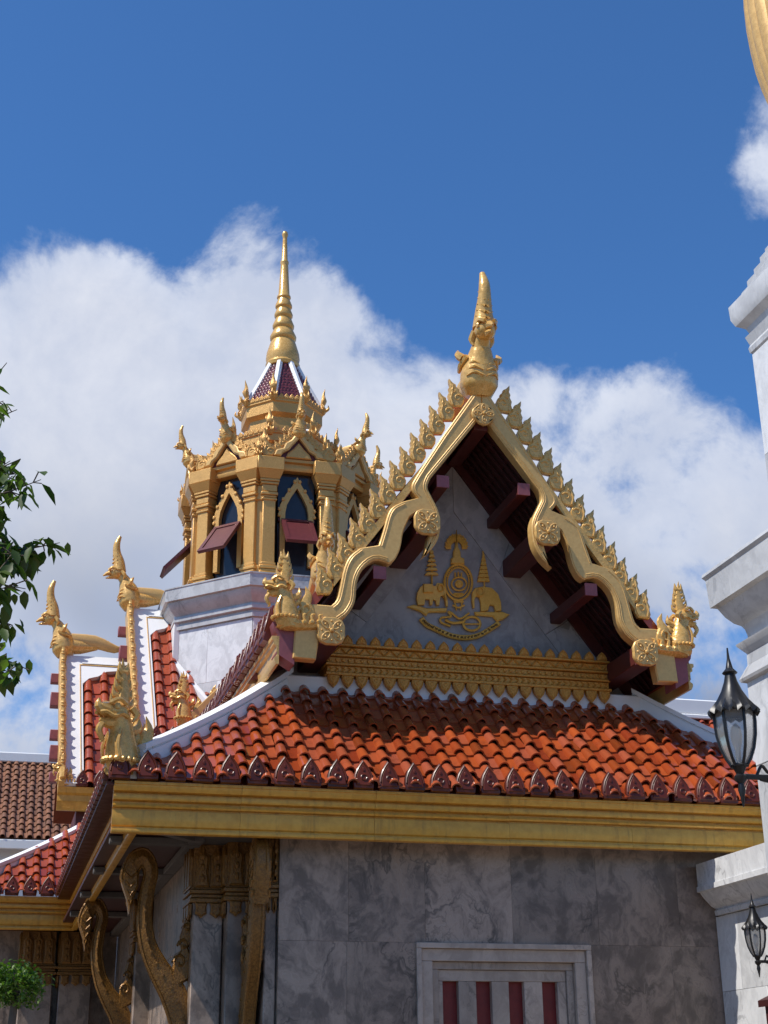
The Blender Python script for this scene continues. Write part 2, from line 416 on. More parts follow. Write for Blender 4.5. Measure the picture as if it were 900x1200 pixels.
def petal_mesh(name, mat, h, w, th):
    """lancet leaf with a raised rim, knob and pointed tip; u right, v up, depth to the viewer"""
    P = [(-.48,0),(.48,0),(.53,.2),(.49,.42),(.36,.65),(.17,.85),(0,1.0),(-.17,.85),(-.36,.65),(-.49,.42),(-.53,.2)]
    b = MB(); b.relief([(p[0]*w, p[1]*h) for p in P], -th/2, th/2, 0.12*w, 0.10*w)
    rim = [(p[0]*w*0.84, p[1]*h*0.86+0.05*h, th/2+0.05*w) for p in P[2:]]
    b.tube(rim, 0.045*w, 5, ref=(0, 0, 1))
    b.tube([(.15*w*math.cos(k*.7854), .34*h+.15*w*math.sin(k*.7854), th/2+.10*w) for k in range(9)], .042*w, 5, ref=(0, 0, 1))
    b.blob((0, 0.62*h, th/2+0.09*w), (0.09*w, 0.13*w, 0.06*w), 6, 4)
    return b.mesh(name, mat)
def rosette_mesh(name, mat, s):
    b = MB(); h = s/2
    P = []
    for q in range(4):
        a0 = q*math.pi/2
        for k in range(7):
            a = a0 + math.pi/4 + (k-3)*math.pi/7.6
            r = h*(1.30 - 0.27*(abs(k-3)/3)**1.3); P.append((r*math.cos(a), r*math.sin(a)))
    b.relief(P, 0, 0.03, 0.03*s, 0.02)
    for q in range(4):
        a = q*math.pi/2 + math.pi/4
        lp = []
        for k in range(13):
            tt = 2*math.pi*k/12; lu = 0.33*s + 0.21*s*math.cos(tt); lw = 0.115*s*math.sin(tt)
            lp.append((lu*math.cos(a)-lw*math.sin(a), lu*math.sin(a)+lw*math.cos(a), 0.055))
        b.tube(lp, 0.032*s, 6, ref=(0, 0, 1))
        b.blob((0.36*s*math.cos(a), 0.36*s*math.sin(a), 0.045), (0.06*s, 0.06*s, 0.03), 6, 4)
        e = q*math.pi/2
        b.blob((0.40*s*math.cos(e), 0.40*s*math.sin(e), 0.045), (0.05*s, 0.05*s, 0.025), 6, 4)
    b.blob((0, 0, 0.06), (0.10*s, 0.10*s, 0.04), 8, 5)
    return b.mesh(name, mat)

def bez(pts, n):
    """Catmull-Rom through pts"""
    P = [V3(p) for p in pts]; P = [P[0]*2-P[1]] + P + [P[-1]*2-P[-2]]; out = []
    for i in range(1, len(P)-2):
        for k in range(n):
            t = k/n; a, b, c, d = P[i-1], P[i], P[i+1], P[i+2]
            out.append(0.5*((2*b) + (c-a)*t + (2*a-5*b+4*c-d)*t*t + (3*b-a-3*c+d)*t**3))
    out.append(P[-2]); return out
def lerps(rs, n):
    out = []
    for i in range(len(rs)-1):
        for k in range(n): out.append(rs[i]+(rs[i+1]-rs[i])*k/n)
    out.append(rs[-1]); return out

def chofa(parent, loc, ang, sc=1.0, name='roof_finial'):
    """bird-headed ridge finial: local x forward (out of the gable), y sideways, z up; about 1.4 m tall"""
    b = MB()
    b.tube(bez([(-.04,0,.0),(-.01,0,.12),(.02,0,.25),(.05,0,.37),(.09,0,.47),(.13,0,.56),(.20,0,.64)], 4), lerps([.15,.215,.215,.18,.14,.105,.085], 4), 14)
    b.tube(bez([(-.60,0,.20),(-.30,0,.19),(0,0,.20)], 3), lerps([.05,.13,.17], 3), 10)
    b.blob((.27,0,.68), (.135,.125,.115), 10, 6)                                 # head
    b.tube(bez([(.24,0,.72),(.25,0,.90),(.30,0,1.08),(.31,0,1.25),(.26,0,1.42)], 4), lerps([.135,.105,.078,.064,.034], 4), 10)   # horn
    b.tube([(.36,0,.69),(.46,0,.66),(.53,0,.615)], [.06,.04,.012], 8)               # upper beak
    b.tube([(.34,0,.61),(.43,0,.585),(.48,0,.57)], [.045,.026,.010], 6)
    for sy in (-1, 1):
        b.tube(bez([(.30,.10*sy,.73),(.37,.09*sy,.76),(.43,.05*sy,.72)], 3), [.028]*7, 5)          # brow
        b.blob((.33,.105*sy,.70), (.03,.02,.03), 6, 4)
        b.tube(bez([(.20,.10*sy,.70),(.14,.115*sy,.62),(.16,.10*sy,.54)], 3), lerps([.035,.04,.01], 3), 6)   # cheek feathers
        for k in range(4):                                                          # breast scrolls
            z = .16+.07*k; x = .245-.012*k*k*.6
            b.tube(bez([(x,.02*sy,z-.02),(x-.04,.12*sy,z+.03),(x-.13,.185*sy-.01*k*sy,z+.01)], 3), lerps([.008,.018,.006], 3), 5)
        b.tube(bez([(.05,.20*sy,.42),(.02,.24*sy,.47),(-.02,.23*sy,.55)], 3), lerps([.05,.045,.008], 3), 6)   # wing tips
        b.tube(bez([(.12,.17*sy,.42),(.0,.20*sy,.36),(-.12,.19*sy,.33)], 3), lerps([.03,.04,.02], 3), 6)
    for k in range(5):                                                             # scales up the horn
        z = .80+.075*k; r_ = .115-.009*k; x_ = .255+.008*k
        b.tube([(x_+r_*.2,-r_*.95,z+.05),(x_+r_*.95,-.02,z),(x_+r_*.95,.02,z),(x_+r_*.2,r_*.95,z+.05)], [.006,.016,.016,.006], 5)
    M = T(*loc) @ Matrix.Rotation(ang, 4, 'Z') @ Matrix.Scale(sc, 4)
    o = b.build(name, 'gold_leaf', parent, M)
    for (x1, z1, y, r) in ((-.55,.40,0,.085),(-.80,.33,0,.09),(-1.08,.24,0,.10)):
        t = MB(); t.tube(bez([(-.02,y,.30),(x1*.5,y,.30),(x1*.85,y,z1-.05),(x1,y,z1)], 3), lerps([.14,r*1.3,r*.8,.015], 3), 8, flat=(.8, 1.0))
        t.build('tail_feather', 'gold_paint', o, M)
    return o

def naga(parent, loc, ang, sc=1.0, name='naga_finial', stout=1.0, mat='gold_leaf'):
    """rearing serpent head on a beaded, scrolled base: local x forward, z up; about 1 m tall"""
    b = MB(); W_ = stout
    b.tube(bez([(-.03,0,-.01),(.0,0,.12),(.02,0,.26),(.03,0,.38),(.07,0,.50)], 4), lerps([.13*W_,.165*W_,.145*W_,.115*W_,.105], 4), 12, flat=(.85, 1.0))
    b.tube(bez([(-.50,0,.16),(-.42,0,.06),(-.22,0,.035),(.0,0,.04),(.12,0,.06)], 4), lerps([.03,.07,.085,.11,.09], 4), 9, flat=(1.1, .85))
    b.blob((.09,0,.54), (.135,.105,.10), 10, 6)                                                       # skull
    b.tube(bez([(.14,0,.555),(.23,0,.55),(.29,0,.575),(.285,0,.635)], 3), lerps([.08,.062,.042,.010], 3), 8)   # snout, curled up
    b.tube(bez([(.11,0,.455),(.20,0,.435),(.265,0,.455)], 3), lerps([.065,.05,.018], 3), 8)              # jaw
    b.tube(bez([(.23,0,.43),(.27,0,.36),(.23,0,.28),(.25,0,.25)], 3), lerps([.032,.03,.022,.004], 3), 6)   # beard
    b.tube(bez([(.05,0,.60),(.03,0,.76),(.045,0,.90),(.06,0,1.04)], 4), lerps([.085,.06,.035,.004], 4), 8, flat=(.7, 1.0))
    for k in range(5):                                                                             # herringbone crest
        z = .60+.078*k; L_ = .125*(1-k/6.5)
        for dx in (-1, 1):
            b.tube(bez([(.045,0,z),(.045+dx*L_*.75,0,z+.02),(.045+dx*L_,0,z+.10)], 3), lerps([.038,.032,.003], 3), 6, flat=(.8, 1))
    for k, (x, z) in enumerate(((-.10,.44),(-.09,.34),(-.12,.24))):
        b.tube(bez([(x+.04,0,z-.05),(x-.05,0,z),(x-.05,0,z+.10)], 3), lerps([.045,.04,.003], 3), 6)
    for sy in (-1, 1):
        b.blob((.145,.085*sy,.575), (.034,.024,.034), 6, 4)
        b.tube(bez([(.06,.10*sy,.60),(.14,.10*sy,.635),(.21,.06*sy,.60)], 3), [.022]*7, 5)                # brow
        b.tube(bez([(.03,.10*sy,.49),(.10,.10*sy,.515),(.17,.08*sy,.485),(.24,.055*sy,.515),(.285,.03*sy,.51)], 3), [.019]*13, 5)   # wavy lip
        b.tube(bez([(.0,.095*sy,.58),(-.05,.105*sy,.52),(-.01,.105*sy,.45)], 3), lerps([.03,.036,.008], 3), 6)
        b.tube(bez([(.10,.09*W_*sy,.38),(.14,.11*W_*sy,.25),(.12,.12*W_*sy,.12)], 3), lerps([.014,.018,.014], 3), 5)
        for k in range(9):                                                                         # beads round the base
            an = -.2+k*.33; b.blob((.02+.165*W_*math.cos(an), .145*W_*math.sin(an)*sy, .115), .026, 6, 4)
        for k in range(4):
            b.blob((-.40+.095*k, .085*sy, .075-.01*k), (.04, .03, .035), 6, 4)
            b.tube(bez([(-.42+.1*k,.07*sy,.06),(-.40+.1*k,.075*sy,.15),(-.45+.1*k,.06*sy,.18)], 3), lerps([.025,.022,.004], 3), 5)
    M = T(*loc) @ Matrix.Rotation(ang, 4, 'Z') @ Matrix.Scale(sc, 4)
    o = b.build(name, mat, parent, M)
    t = MB()                                                                                        # small flame behind the neck
    t.tube(bez([(-.24,0,.06),(-.28,0,.20),(-.23,0,.32),(-.27,0,.44),(-.23,0,.56)], 3), lerps([.06,.09,.085,.05,.004], 3), 8, flat=(.65, 1.0))
    for sy in (-1, 1):
        t.tube(bez([(-.20,.05*sy,.14),(-.19,.06*sy,.26),(-.25,.06*sy,.29),(-.28,.055*sy,.23),(-.25,.055*sy,.19)], 3), lerps([.018,.022,.02,.018,.006], 3), 5)
    t.build('crest_flame', mat, o, M)
    return o

XC = 5.16
PITCH = 0.218
def tile_mesh(name, mat, p=PITCH, L=0.31, r0=0.061, r1=0.050):
    """one roof tile: a tapered barrel with a pan beside it; x across, y up the slope, z off the slope"""
    b = MB(); n = 7
    def ring(r, y, z): return [(r*math.cos(math.pi*k/(n-1)), y, z + r*math.sin(math.pi*k/(n-1))*1.05) for k in range(n)]
    A = ring(r0, 0, .046); B = ring(r1, L, .0); C = ring(r0-.016, 0, .046); D = ring(r0-.02, .10, .036)
    vs = A+B+C+D; fs = []
    for k in range(n-1):
        fs += [(k, k+1, n+k+1, n+k), (k, 2*n+k, 2*n+k+1, k+1), (2*n+k, 3*n+k, 3*n+k+1, 2*n+k+1)]
    b.add(vs, fs)
    x0, x1 = r0-.015, p-r0+.015
    b.add([(x0,0,.040),((x0+x1)/2,0,.030),(x1,0,.040),(x0,L,.012),((x0+x1)/2,L,.002),(x1,L,.012),(x0,0,.016),((x0+x1)/2,0,.006),(x1,0,.016)],
          [(0,1,4,3),(1,2,5,4),(6,7,1,0),(7,8,2,1)])
    return b.mesh(name, mat, 50)

def tile_sink(parent, me, name='roof_tile', joined=False):
    """returns put(M) and done(): tiles either as objects of their own or joined into one stuff part"""
    if not joined: return (lambda M: inst(name, me, M, parent)), (lambda: None)
    b = MB(); vs = [v.co.copy() for v in me.vertices]; fs = [tuple(p.vertices) for p in me.polygons]
    def done():
        o = b.build(name+'s', me.materials[0].name, parent, ang=50); o['kind'] = 'stuff'
    return (lambda M: b.add(vs, fs, M)), done
def lay_tiles(parent, me, O, eu, ev, cols, expo, inside, pitch=PITCH, jit=0.010, name='roof_tile', joined=False):
    """tiles on the plane O + u*eu + v*ev; inside(u,v) says where the roof is"""
    en = eu.cross(ev).normalized(); n = 0; put, done = tile_sink(parent, me, name, joined)
    for i in range(cols[0], cols[1]):
        for j in range(0, 40):
            u, v = i*pitch, j*expo
            if inside(u, v):
                a = random.uniform(-1, 1)*jit
                M = frame(O + eu*(u+a) + ev*(v+random.uniform(-1, 1)*jit) + en*random.uniform(0, .004), eu, ev, en) @ Matrix.Rotation(random.gauss(0, .020), 4, 'Z') @ Matrix.Rotation(random.gauss(0, .012), 4, 'X')
                put(M); n += 1
    done(); return n

# ================================================================== THE PAVILION
PAV = thing('temple_pavilion', (XC, 19, 0), 'white marble temple pavilion with stacked orange tiled roofs and golden gable', 'temple')

# ---- lower walls of the front wing
YW = 14.6
wall = part('front_wall', PAV)
p0 = at(487, 1107, Y=YW); p1 = at(691, 1105, Y=YW); wx0, wx1, wz1, wz0 = p0.x, p1.x, (p0.z+p1.z)/2, 0.95
rowz = [(0.0, wz0-.06), (wz0-.06, 2.0), (2.0, wz1), (wz1, 4.10)]
for j, (z0, z1) in enumerate(rowz):
    xx = [2.80, 3.50, wx0, 5.17, wx1, 7.05, 8.05] if j % 2 == 0 else [2.80, 3.42, wx0, 4.85, 5.56, wx1, 7.25, 8.05]
    if j == 3: xx = [2.80, 3.52, 4.33, 5.28, 6.24, 7.18, 8.05]
    for x0, x1 in zip(xx, xx[1:]):
        if j in (1, 2) and x0 > wx0-.01 and x1 < wx1+.01: continue          # the window is let in here
        b = MB(); b.bbox(x0+.0006, x1-.0006, YW+random.uniform(0, .002), YW+.12, z0+.0006, z1-.0006, .0012)
        b.build('marble_slab', 'marble_wall', wall)
b = MB(); b.box(2.82, 9.2, YW+.24, YW+.40, 0, 4.3); b.build('wall_core', 'grey_stone', wall)

# ---- window with red bars
win = part('window', PAV)
def frame_ring(nm, x0, x1, z0, z1, wd, y0, y1, mat='marble_frame'):
    b = MB()
    b.bbox(x0, x1, y0, y1, z1-wd, z1, .004); b.bbox(x0, x0+wd, y0+.001, y1, z0, z1-wd-.001, .004); b.bbox(x1-wd, x1, y0+.001, y1, z0, z1-wd-.001, .004); b.bbox(x0, x1, y0+.002, y1, z0-wd, z0-.001, .004)
    return b.build(nm, mat, win)
frame_ring('outer_moulding', wx0, wx1, wz0, wz1, .055, YW-.035, YW+.14)
frame_ring('middle_moulding', wx0+.057, wx1-.057, wz0, wz1-.057, .12, YW+.005, YW+.15)
frame_ring('inner_moulding', wx0+.179, wx1-.179, wz0, wz1-.179, .075, YW+.065, YW+.15)
iz1 = wz1-.256; ix0, ix1 = wx0+.256, wx1-.256
bars = [at(x, 1150, Y=YW+.12).x for x in (527, 566, 604, 643)]
prev = ix0
for k, bx in enumerate(bars):
    b = MB(); b.bbox(prev, bx-.084, YW+.095, YW+.17, wz0, iz1-.11, .004); b.build('mullion', 'marble_frame', win)
    b = MB(); b.box(bx-.094, bx+.094, YW+.175, YW+.20, wz0, iz1-.10); b.build('red_panel', 'bar_red', win)
    prev = bx+.084
b = MB(); b.bbox(prev, ix1, YW+.095, YW+.17, wz0, iz1-.11, .004); b.build('mullion', 'marble_frame', win)
b = MB(); b.bbox(ix0, ix1, YW+.093, YW+.17, iz1-.109, iz1, .004); b.build('window_head', 'marble_frame', win)

# ---- corner pilasters with gilded capitals
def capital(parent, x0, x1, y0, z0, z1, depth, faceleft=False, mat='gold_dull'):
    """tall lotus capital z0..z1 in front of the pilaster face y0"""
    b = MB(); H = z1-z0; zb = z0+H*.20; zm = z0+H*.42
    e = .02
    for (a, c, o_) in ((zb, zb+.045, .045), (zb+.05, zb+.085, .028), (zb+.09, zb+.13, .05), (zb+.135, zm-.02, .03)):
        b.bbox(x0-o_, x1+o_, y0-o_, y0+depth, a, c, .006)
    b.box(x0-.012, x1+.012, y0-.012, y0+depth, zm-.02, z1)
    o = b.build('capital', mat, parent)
    n = max(2, round((x1-x0)/.15)); pw = (x1-x0)/n
    t = MB()
    for k in range(n):
        cx = x0+pw*(k+.5)
        P = [(-.48*pw, 0), (.48*pw, 0), (.40*pw, (z1-zm)*.35), (.46*pw, (z1-zm)*.72), (.20*pw, (z1-zm)*.84), (0, (z1-zm)*1.0), (-.20*pw, (z1-zm)*.84), (-.46*pw, (z1-zm)*.72), (-.40*pw, (z1-zm)*.35)]
        t.relief(P, 0, .03, .02, .02, FRONT(cx, y0-.013, zm-.01))
        t.relief([(p[0]*.85, -p[1]*.36) for p in P], 0, .03, .015, .015, FRONT(cx, y0-.012, zb))
        for q in range(3): t.blob((cx, y0-.07, zm+.08+q*.11), (.022, .02, .04), 6, 4)
    m2 = max(2, round(depth/.2)); pd = depth/m2
    for k in range(m2):                                      # petals on the left flank
        cy = y0+pd*(k+.5)
        Fl = frame((x0-.013, cy, zm-.01), (0, -1, 0), (0, 0, 1), (-1, 0, 0))
        P = [(-.48*pd, 0), (.48*pd, 0), (.40*pd, (z1-zm)*.35), (.46*pd, (z1-zm)*.72), (0, (z1-zm)*1.0), (-.46*pd, (z1-zm)*.72), (-.40*pd, (z1-zm)*.35)]
        t.relief(P, 0, .025, .02, .015, Fl)
        t.relief([(p[0]*.85, -p[1]*.36-(zm-zb)) for p in P], 0, .025, .012, .012, Fl)
    t.build('capital_petals', mat, parent)
    return o
for (xa, xb, yy, dp) in ((2.02, 2.33, 15.2, .6), (2.34, 2.66, 14.98, .8), (2.67, 2.79, 14.66, 1.1)):
    b = MB(); b.bbox(xa, xb, yy, yy+dp, 0, 4.0, .012)
    pl = b.build('corner_pilaster', 'marble_wall', PAV)
    if xb-xa > .2: capital(pl, xa, xb, yy, 3.28, 4.02, dp-.05)
    else: capital(pl, xa, xb, yy, 3.28, 4.02, .25)
# side wall of the front wing and the far walls under the eaves
sw = part('side_wall', PAV)
for j in range(4):
    y = 15.8
    while y < 25.0:
        y2 = min(y+1.15, 25.0)
        b = MB(); b.bbox(2.06, 2.2, y+.002, y2-.002, 1.02*j+.002, 1.02*(j+1)-.002, .002); b.build('marble_slab', 'marble_wall', sw); y = y2
lw = part('wing_wall', PAV)
for j in range(4):
    x = -1.2
    while x < 2.0:
        x2 = min(x+.95, 2.05)
        b = MB(); b.bbox(x+.002, x2-.002, 24.6, 24.75, 1.02*j+.002, 1.02*(j+1)-.002, .002); b.build('marble_slab', 'marble_wall', lw); x = x2
for xa in (0.55, 1.15):
    b = MB(); b.bbox(xa, xa+.5, 24.2, 24.6, 0, 4.0, .012); pl = b.build('wing_pilaster', 'marble_wall', PAV)
    capital(pl, xa, xa+.5, 24.2, 3.2, 4.02, .35)
for (ya) in (19.4,):
    b = MB(); b.bbox(1.86, 2.2, ya, ya+.5, 0, 4.0, .012); pl = b.build('side_pilaster', 'marble_wall', PAV)
    capital(pl, 1.86, 2.06, ya, 3.28, 4.02, .5)

# ---- eave brackets: rearing serpents that carry the eaves
def bracket(parent, M, sc=1.0):
    """local u outward from the wall, v up (0 at the foot), depth sideways"""
    c = bez([(.02,0),(.06,.40),(.20,.72),(.42,.98),(.58,1.22),(.66,1.52),(.64,1.80),(.60,2.02),(.70,2.17),(.84,2.12),(.90,1.95),(.875,1.74)], 4)
    wd = lerps([.13,.155,.155,.12,.095,.085,.085,.085,.09,.105,.115,.01], 4)
    L = []; R_ = []
    for i, p in enumerate(c):
        t = (c[min(i+1, len(c)-1)]-c[max(i-1, 0)]); t = V3((t[0], t[1])).normalized()
        nrm = V3((-t.y, t.x)); q = V3((p[0], p[1]))
        L.append(q+nrm*wd[i]); R_.append(q-nrm*wd[i])
    b = MB(); S_ = Matrix.Scale(sc, 4)
    n = len(c)
    for d0, d1 in ((-.055, .055),):
        vs = []
        for i in range(n):
            mL = L[i]; mR = R_[i]; mid = (mL+mR)/2
            vs += [(mL.x, mL.y, d0), (mL.x, mL.y, d1), (mid.x, mid.y, d1+.035), (mR.x, mR.y, d1), (mR.x, mR.y, d0), (mid.x, mid.y, d0-.035)]
        fs = []
        for i in range(n-1):
            fs += [(i*6+k, i*6+(k+1) % 6, (i+1)*6+(k+1) % 6, (i+1)*6+k) for k in range(6)]
        fs += [tuple(range(6)), tuple(range((n-1)*6, n*6))]
        b.add(vs, fs, M @ S_)
    for i in range(2, n-4):                               # edge beading and scales
        mid = (L[i]+R_[i])/2
        if i % 2: 
            for d in (.085, -.085): b.blob((mid.x, mid.y, d), (.026, .026, .014), 6, 3, M @ S_)
    for ln in (L, R_):
        for d in (.052, -.052): b.tube([(q.x, q.y, d) for q in ln[1:-3]], .017, 5, M @ S_, ref=(0, 0, 1))
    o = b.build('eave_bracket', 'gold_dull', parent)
    t = MB()
    P = [(.06,.55),(.22,.62),(.28,.78),(.20,.92),(.30,1.05),(.36,1.28),(.24,1.16),(.16,1.20),(.10,1.02),(.12,.90),(.05,.82),(.02,.66)]
    P = [(0.40-p[0]*1.25, p[1]*1.12-.10) for p in P]
    t.relief([(p[0]-.12, p[1]+.28) for p in P], -.04, .04, .02, .03, M @ S_, back=True)
    for d in (.07, -.07):
        for (cx, cy, r) in ((.14,1.06,.09),(.10,1.24,.07),(.06,1.42,.05)):
            t.tube([((cx+r*(1-k/10)*math.cos(k*.8)), cy+r*(1-k/10)*math.sin(k*.8), d) for k in range(9)], .018, 5, M @ S_, ref=(0, 0, 1))
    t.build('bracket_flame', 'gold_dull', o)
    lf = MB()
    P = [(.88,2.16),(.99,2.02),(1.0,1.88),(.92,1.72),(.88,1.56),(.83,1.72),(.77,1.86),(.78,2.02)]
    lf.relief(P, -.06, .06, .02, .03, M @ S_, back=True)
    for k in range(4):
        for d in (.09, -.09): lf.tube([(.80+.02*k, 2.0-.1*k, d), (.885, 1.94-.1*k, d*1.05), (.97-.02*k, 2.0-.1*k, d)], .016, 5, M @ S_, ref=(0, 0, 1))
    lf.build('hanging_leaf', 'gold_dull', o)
    return o
BRS = .94
BRU = Matrix.Diagonal((.78, 1, 1, 1))
bracket(PAV, frame((2.03, 15.42, 1.86), (-1, 0, 0), (0, 0, 1), (0, -1, 0)) @ BRU, BRS)
bracket(PAV, frame((1.87, 19.65, 1.86), (-1, 0, 0), (0, 0, 1), (0, -1, 0)) @ BRU, BRS)
bracket(PAV, frame((2.56, 14.97, 1.86), (0, -1, 0), (0, 0, 1), (-1, 0, 0)) @ BRU, BRS)

# ---- eave soffits
sf = part('eave_soffit', PAV)
b = MB(); b.box(1.10, 2.10, 14.3, 24.6, 4.06, 4.10); b.box(-.2, 1.10, 23.3, 24.6, 4.06, 4.10); b.build('soffit_board', 'soffit_red', sf)
b = MB(); b.box(1.32, 9.0, 14.21, 14.60, 4.02, 4.06); b.box(2.04, 2.82, 14.605, 15.5, 4.021, 4.061); b.build('soffit_board', 'soffit_white', sf)
for y in (15.0, 17.2, 19.4, 21.6): 
    b = MB(); b.bbox(1.12, 2.04, y, y+.14, 3.98, 4.055, .008); b.build('soffit_beam', 'soffit_white', sf)
b = MB(); b.bbox(1.92, 2.06, 14.8, 24.5, 3.985, 4.056, .008); b.build('soffit_beam', 'soffit_white', sf)
b = MB(); b.add([(1.36,14.26,3.99),(1.48,14.26,3.99),(2.05,14.9,3.99),(2.05,15.05,3.99),(1.36,14.26,4.05),(1.48,14.26,4.05),(2.05,14.9,4.05),(2.05,15.05,4.05)], [(0,1,2,3),(4,5,6,7),(0,1,5,4),(1,2,6,5),(2,3,7,6),(3,0,4,7)]); b.build('soffit_beam', 'soffit_white', sf)

# ---- gilded eave fascia (y = outward distance from wall line, z)
FA = [(0,3.945),(-.02,3.945),(-.040,3.952),(-.044,3.968),(-.040,3.985),(-.008,3.992),(-.008,4.006),(-.026,4.02),(-.034,4.07),(-.034,4.12),(-.026,4.165),(.010,4.172),(.010,4.188),(-.036,4.194),(-.044,4.21),(-.036,4.228),(.004,4.234),(.004,4.252),(-.058,4.262),(-.066,4.29),(-.060,4.312),(-.020,4.318),(-.020,4.332),(-.092,4.342),(-.104,4.37),(-.104,4.40),(-.118,4.405),(-.118,4.43),(.03,4.43),(.03,3.945)]
XL, XR, YE, YB = 1.08, 2*XC-1.08, 14.10, 23.2
fas = part('eave_fascia', PAV)
fx = [XL-.02, 2.31, 3.68, 5.12, 6.49, 7.90, XR+.02]
for x0, x1 in zip(fx, fx[1:]):                                      # jointed lengths, none quite in line with the next
    b = MB(); b.sweepx(FA, x0+.0012, x1-.0012, T(0, YE+.07+random.uniform(-.003, .003), random.uniform(-.003, .003))); b.build('fascia_run', 'gold_fascia', fas)
ML = frame((XL+.20, 0, 0), (0, -1, 0), (1, 0, 0), (0, 0, 1))         # x->-Y, y->+X
b = MB(); b.sweepx(FA, -YB, -YE-.08, ML); b.build('fascia_run', 'gold_fascia', fas)
b = MB(); b.box(XL-.09, XL+.12, YE+.0, YB-.0, 4.395, 4.425); b.build('overhang_board', 'brown_glaze', fas)
b = MB(); b.sweepx(FA, -.35, XL+.19, T(0, YB+.07, 0)); b.build('fascia_run', 'gold_fascia', fas)
MR = frame((XR-.20, 0, 0), (0, 1, 0), (-1, 0, 0), (0, 0, 1))
b = MB(); b.sweepx(FA, YE+.08, YB, MR); b.build('fascia_run', 'gold_fascia', fas)

# ---- skirt roof: front slope tile by tile
sk = part('skirt_roof', PAV)
ZS0 = 4.44
TOPY, TOPZ, TOPX = 15.48, 5.80, 2.98
Of = V3((XC, YE-.09, ZS0)); evf = V3((0, TOPY-Of.y, TOPZ-ZS0)); SL = evf.length; evf.normalize()
TM = tile_mesh('roof_tile', 'orange_glaze')
def hipu(v): return (XL-.05) + (TOPX-XL+.05)*(v/SL)
def ins_front(u, v):
    x = XC+u
    return v < SL-.05 and hipu(v+.08)-.02 < x < 2*XC-hipu(v+.08)-.10
nt = lay_tiles(sk, TM, Of, V3((1, 0, 0)), evf, (-21, 21), 0.235, ins_front)
b = MB()                                                    # boarding under the tiles, all four slopes
yb2 = 24.6
b.add([(XL-.05,YE-.06,ZS0-.012),(XR+.05,YE-.06,ZS0-.012),(2*XC-TOPX,TOPY,TOPZ-.012),(TOPX,TOPY,TOPZ-.012),(XL-.05,yb2,ZS0-.012),(TOPX,yb2,TOPZ-.012),(XR+.05,yb2,ZS0-.012),(2*XC-TOPX,yb2,TOPZ-.012)],
      [(0,1,2,3),(4,0,3,5),(1,6,7,2)])
b.build('roof_boarding', 'brown_glaze', sk)
# left slope, seen almost edge on: joined barrel rows
b = MB(); evl = V3((TOPX-XL, 0, TOPZ-ZS0)); sll = evl.length; evl.normalize(); enl = V3((0,-1,0)).cross(evl)
y = YE+.25
while y < 24.0:
    vmax = min(sll, sll*(y-YE)/(TOPY-YE))
    M = frame((XL-.05, y, ZS0), (0,-1,0), evl, enl)
    nrow = int(vmax/.292)
    for j in range(nrow):
        pts = [(.078*math.cos(math.pi*k/6), j*.292, .03+.078*math.sin(math.pi*k/6)) for k in range(7)] + [(.064*math.cos(math.pi*k/6), j*.292+.33, .064*math.sin(math.pi*k/6)) for k in range(7)]
        b.add(pts, [(k, k+1, 8+k, 7+k) for k in range(6)] + [tuple(range(7))], M)
    y += PITCH
o = b.build('side_tiles', 'orange_glaze', sk); o['kind'] = 'stuff'

# ---- antefixes along the eaves
AF = petal_mesh('antefix', 'brown_glaze', .305, .205, .045)
x = XC-.5*PITCH-15*PITCH*1.03
k = 0
while True:
    x = XL+.02+k*.27
    if x > XR-.02: break
    M = FRONT(x, YE-.10+random.uniform(-.005, .005), ZS0-.005) @ Matrix.Rotation(-.20, 4, 'X') @ Matrix.Rotation(random.uniform(-.03, .03), 4, 'Z')
    inst('antefix', AF, M, sk); k += 1
y = YE+.15
while y < YB-.05:
    M = frame((XL-.10, y, ZS0-.005), (0, -1, 0), (0, 0, 1), (-1, 0, 0)) @ Matrix.Rotation(-.20, 4, 'X')
    inst('antefix', AF, M, sk); y += .264
x = XL-.25
while x > -.4:
    inst('antefix', AF, FRONT(x, YB-.10, ZS0-.005) @ Matrix.Rotation(-.2, 4, 'X'), sk); x -= .264

# ---- white plaster hips and flashing
def hip(p0, p1, sag, wd, ht, nm='hip_ridge', parent=None):
    n = 10; b = MB(); P0, P1 = V3(p0), V3(p1); dr = (P1-P0); sd_ = V3((dr.y, -dr.x, 0)).normalized()
    vs = []
    for i in range(n+1):
        t = i/n; c = P0+dr*t + V3((0, 0, -sag*4*t*(1-t)))
        for (su, zz) in ((-1, -.15), (-1, ht*.62), (-.78, ht*.62), (-.78, ht*.72), (-1.06, ht*.74), (-1.06, ht), (1.06, ht), (1.06, ht*.74), (.78, ht*.72), (.78, ht*.62), (1, ht*.62), (1, -.15)):
            vs.append(c+sd_*(su*wd/2)+V3((0, 0, zz)))
    m_ = 12; fs = []
    for i in range(n): fs += [(i*m_+k, i*m_+(k+1) % m_, (i+1)*m_+(k+1) % m_, (i+1)*m_+k) for k in range(m_)]
    fs += [tuple(range(m_)), tuple(range(n*m_, (n+1)*m_))]
    b.add(vs, fs); return b.build(nm, 'white_plaster', parent or PAV)
hip((1.28, 14.22, 4.60), (3.02, 15.56, 5.86), .06, .22, .22)
hip((2*XC-1.28, 14.22, 4.60), (2*XC-3.02, 15.56, 5.86), .06, .22, .22)
b = MB(); b.bbox(1.05, 1.42, 14.06, 14.40, 4.44, 4.62, .02); b.build('hip_block', 'white_plaster', PAV)
b = MB(); b.bbox(2.9, 2*XC-2.9, 15.42, 15.62, 5.70, 5.98, .015); b.build('flashing', 'white_plaster', PAV)
hip((-.25, 23.35, 4.60), (1.75, 24.9, 5.86), .06, .22, .22)

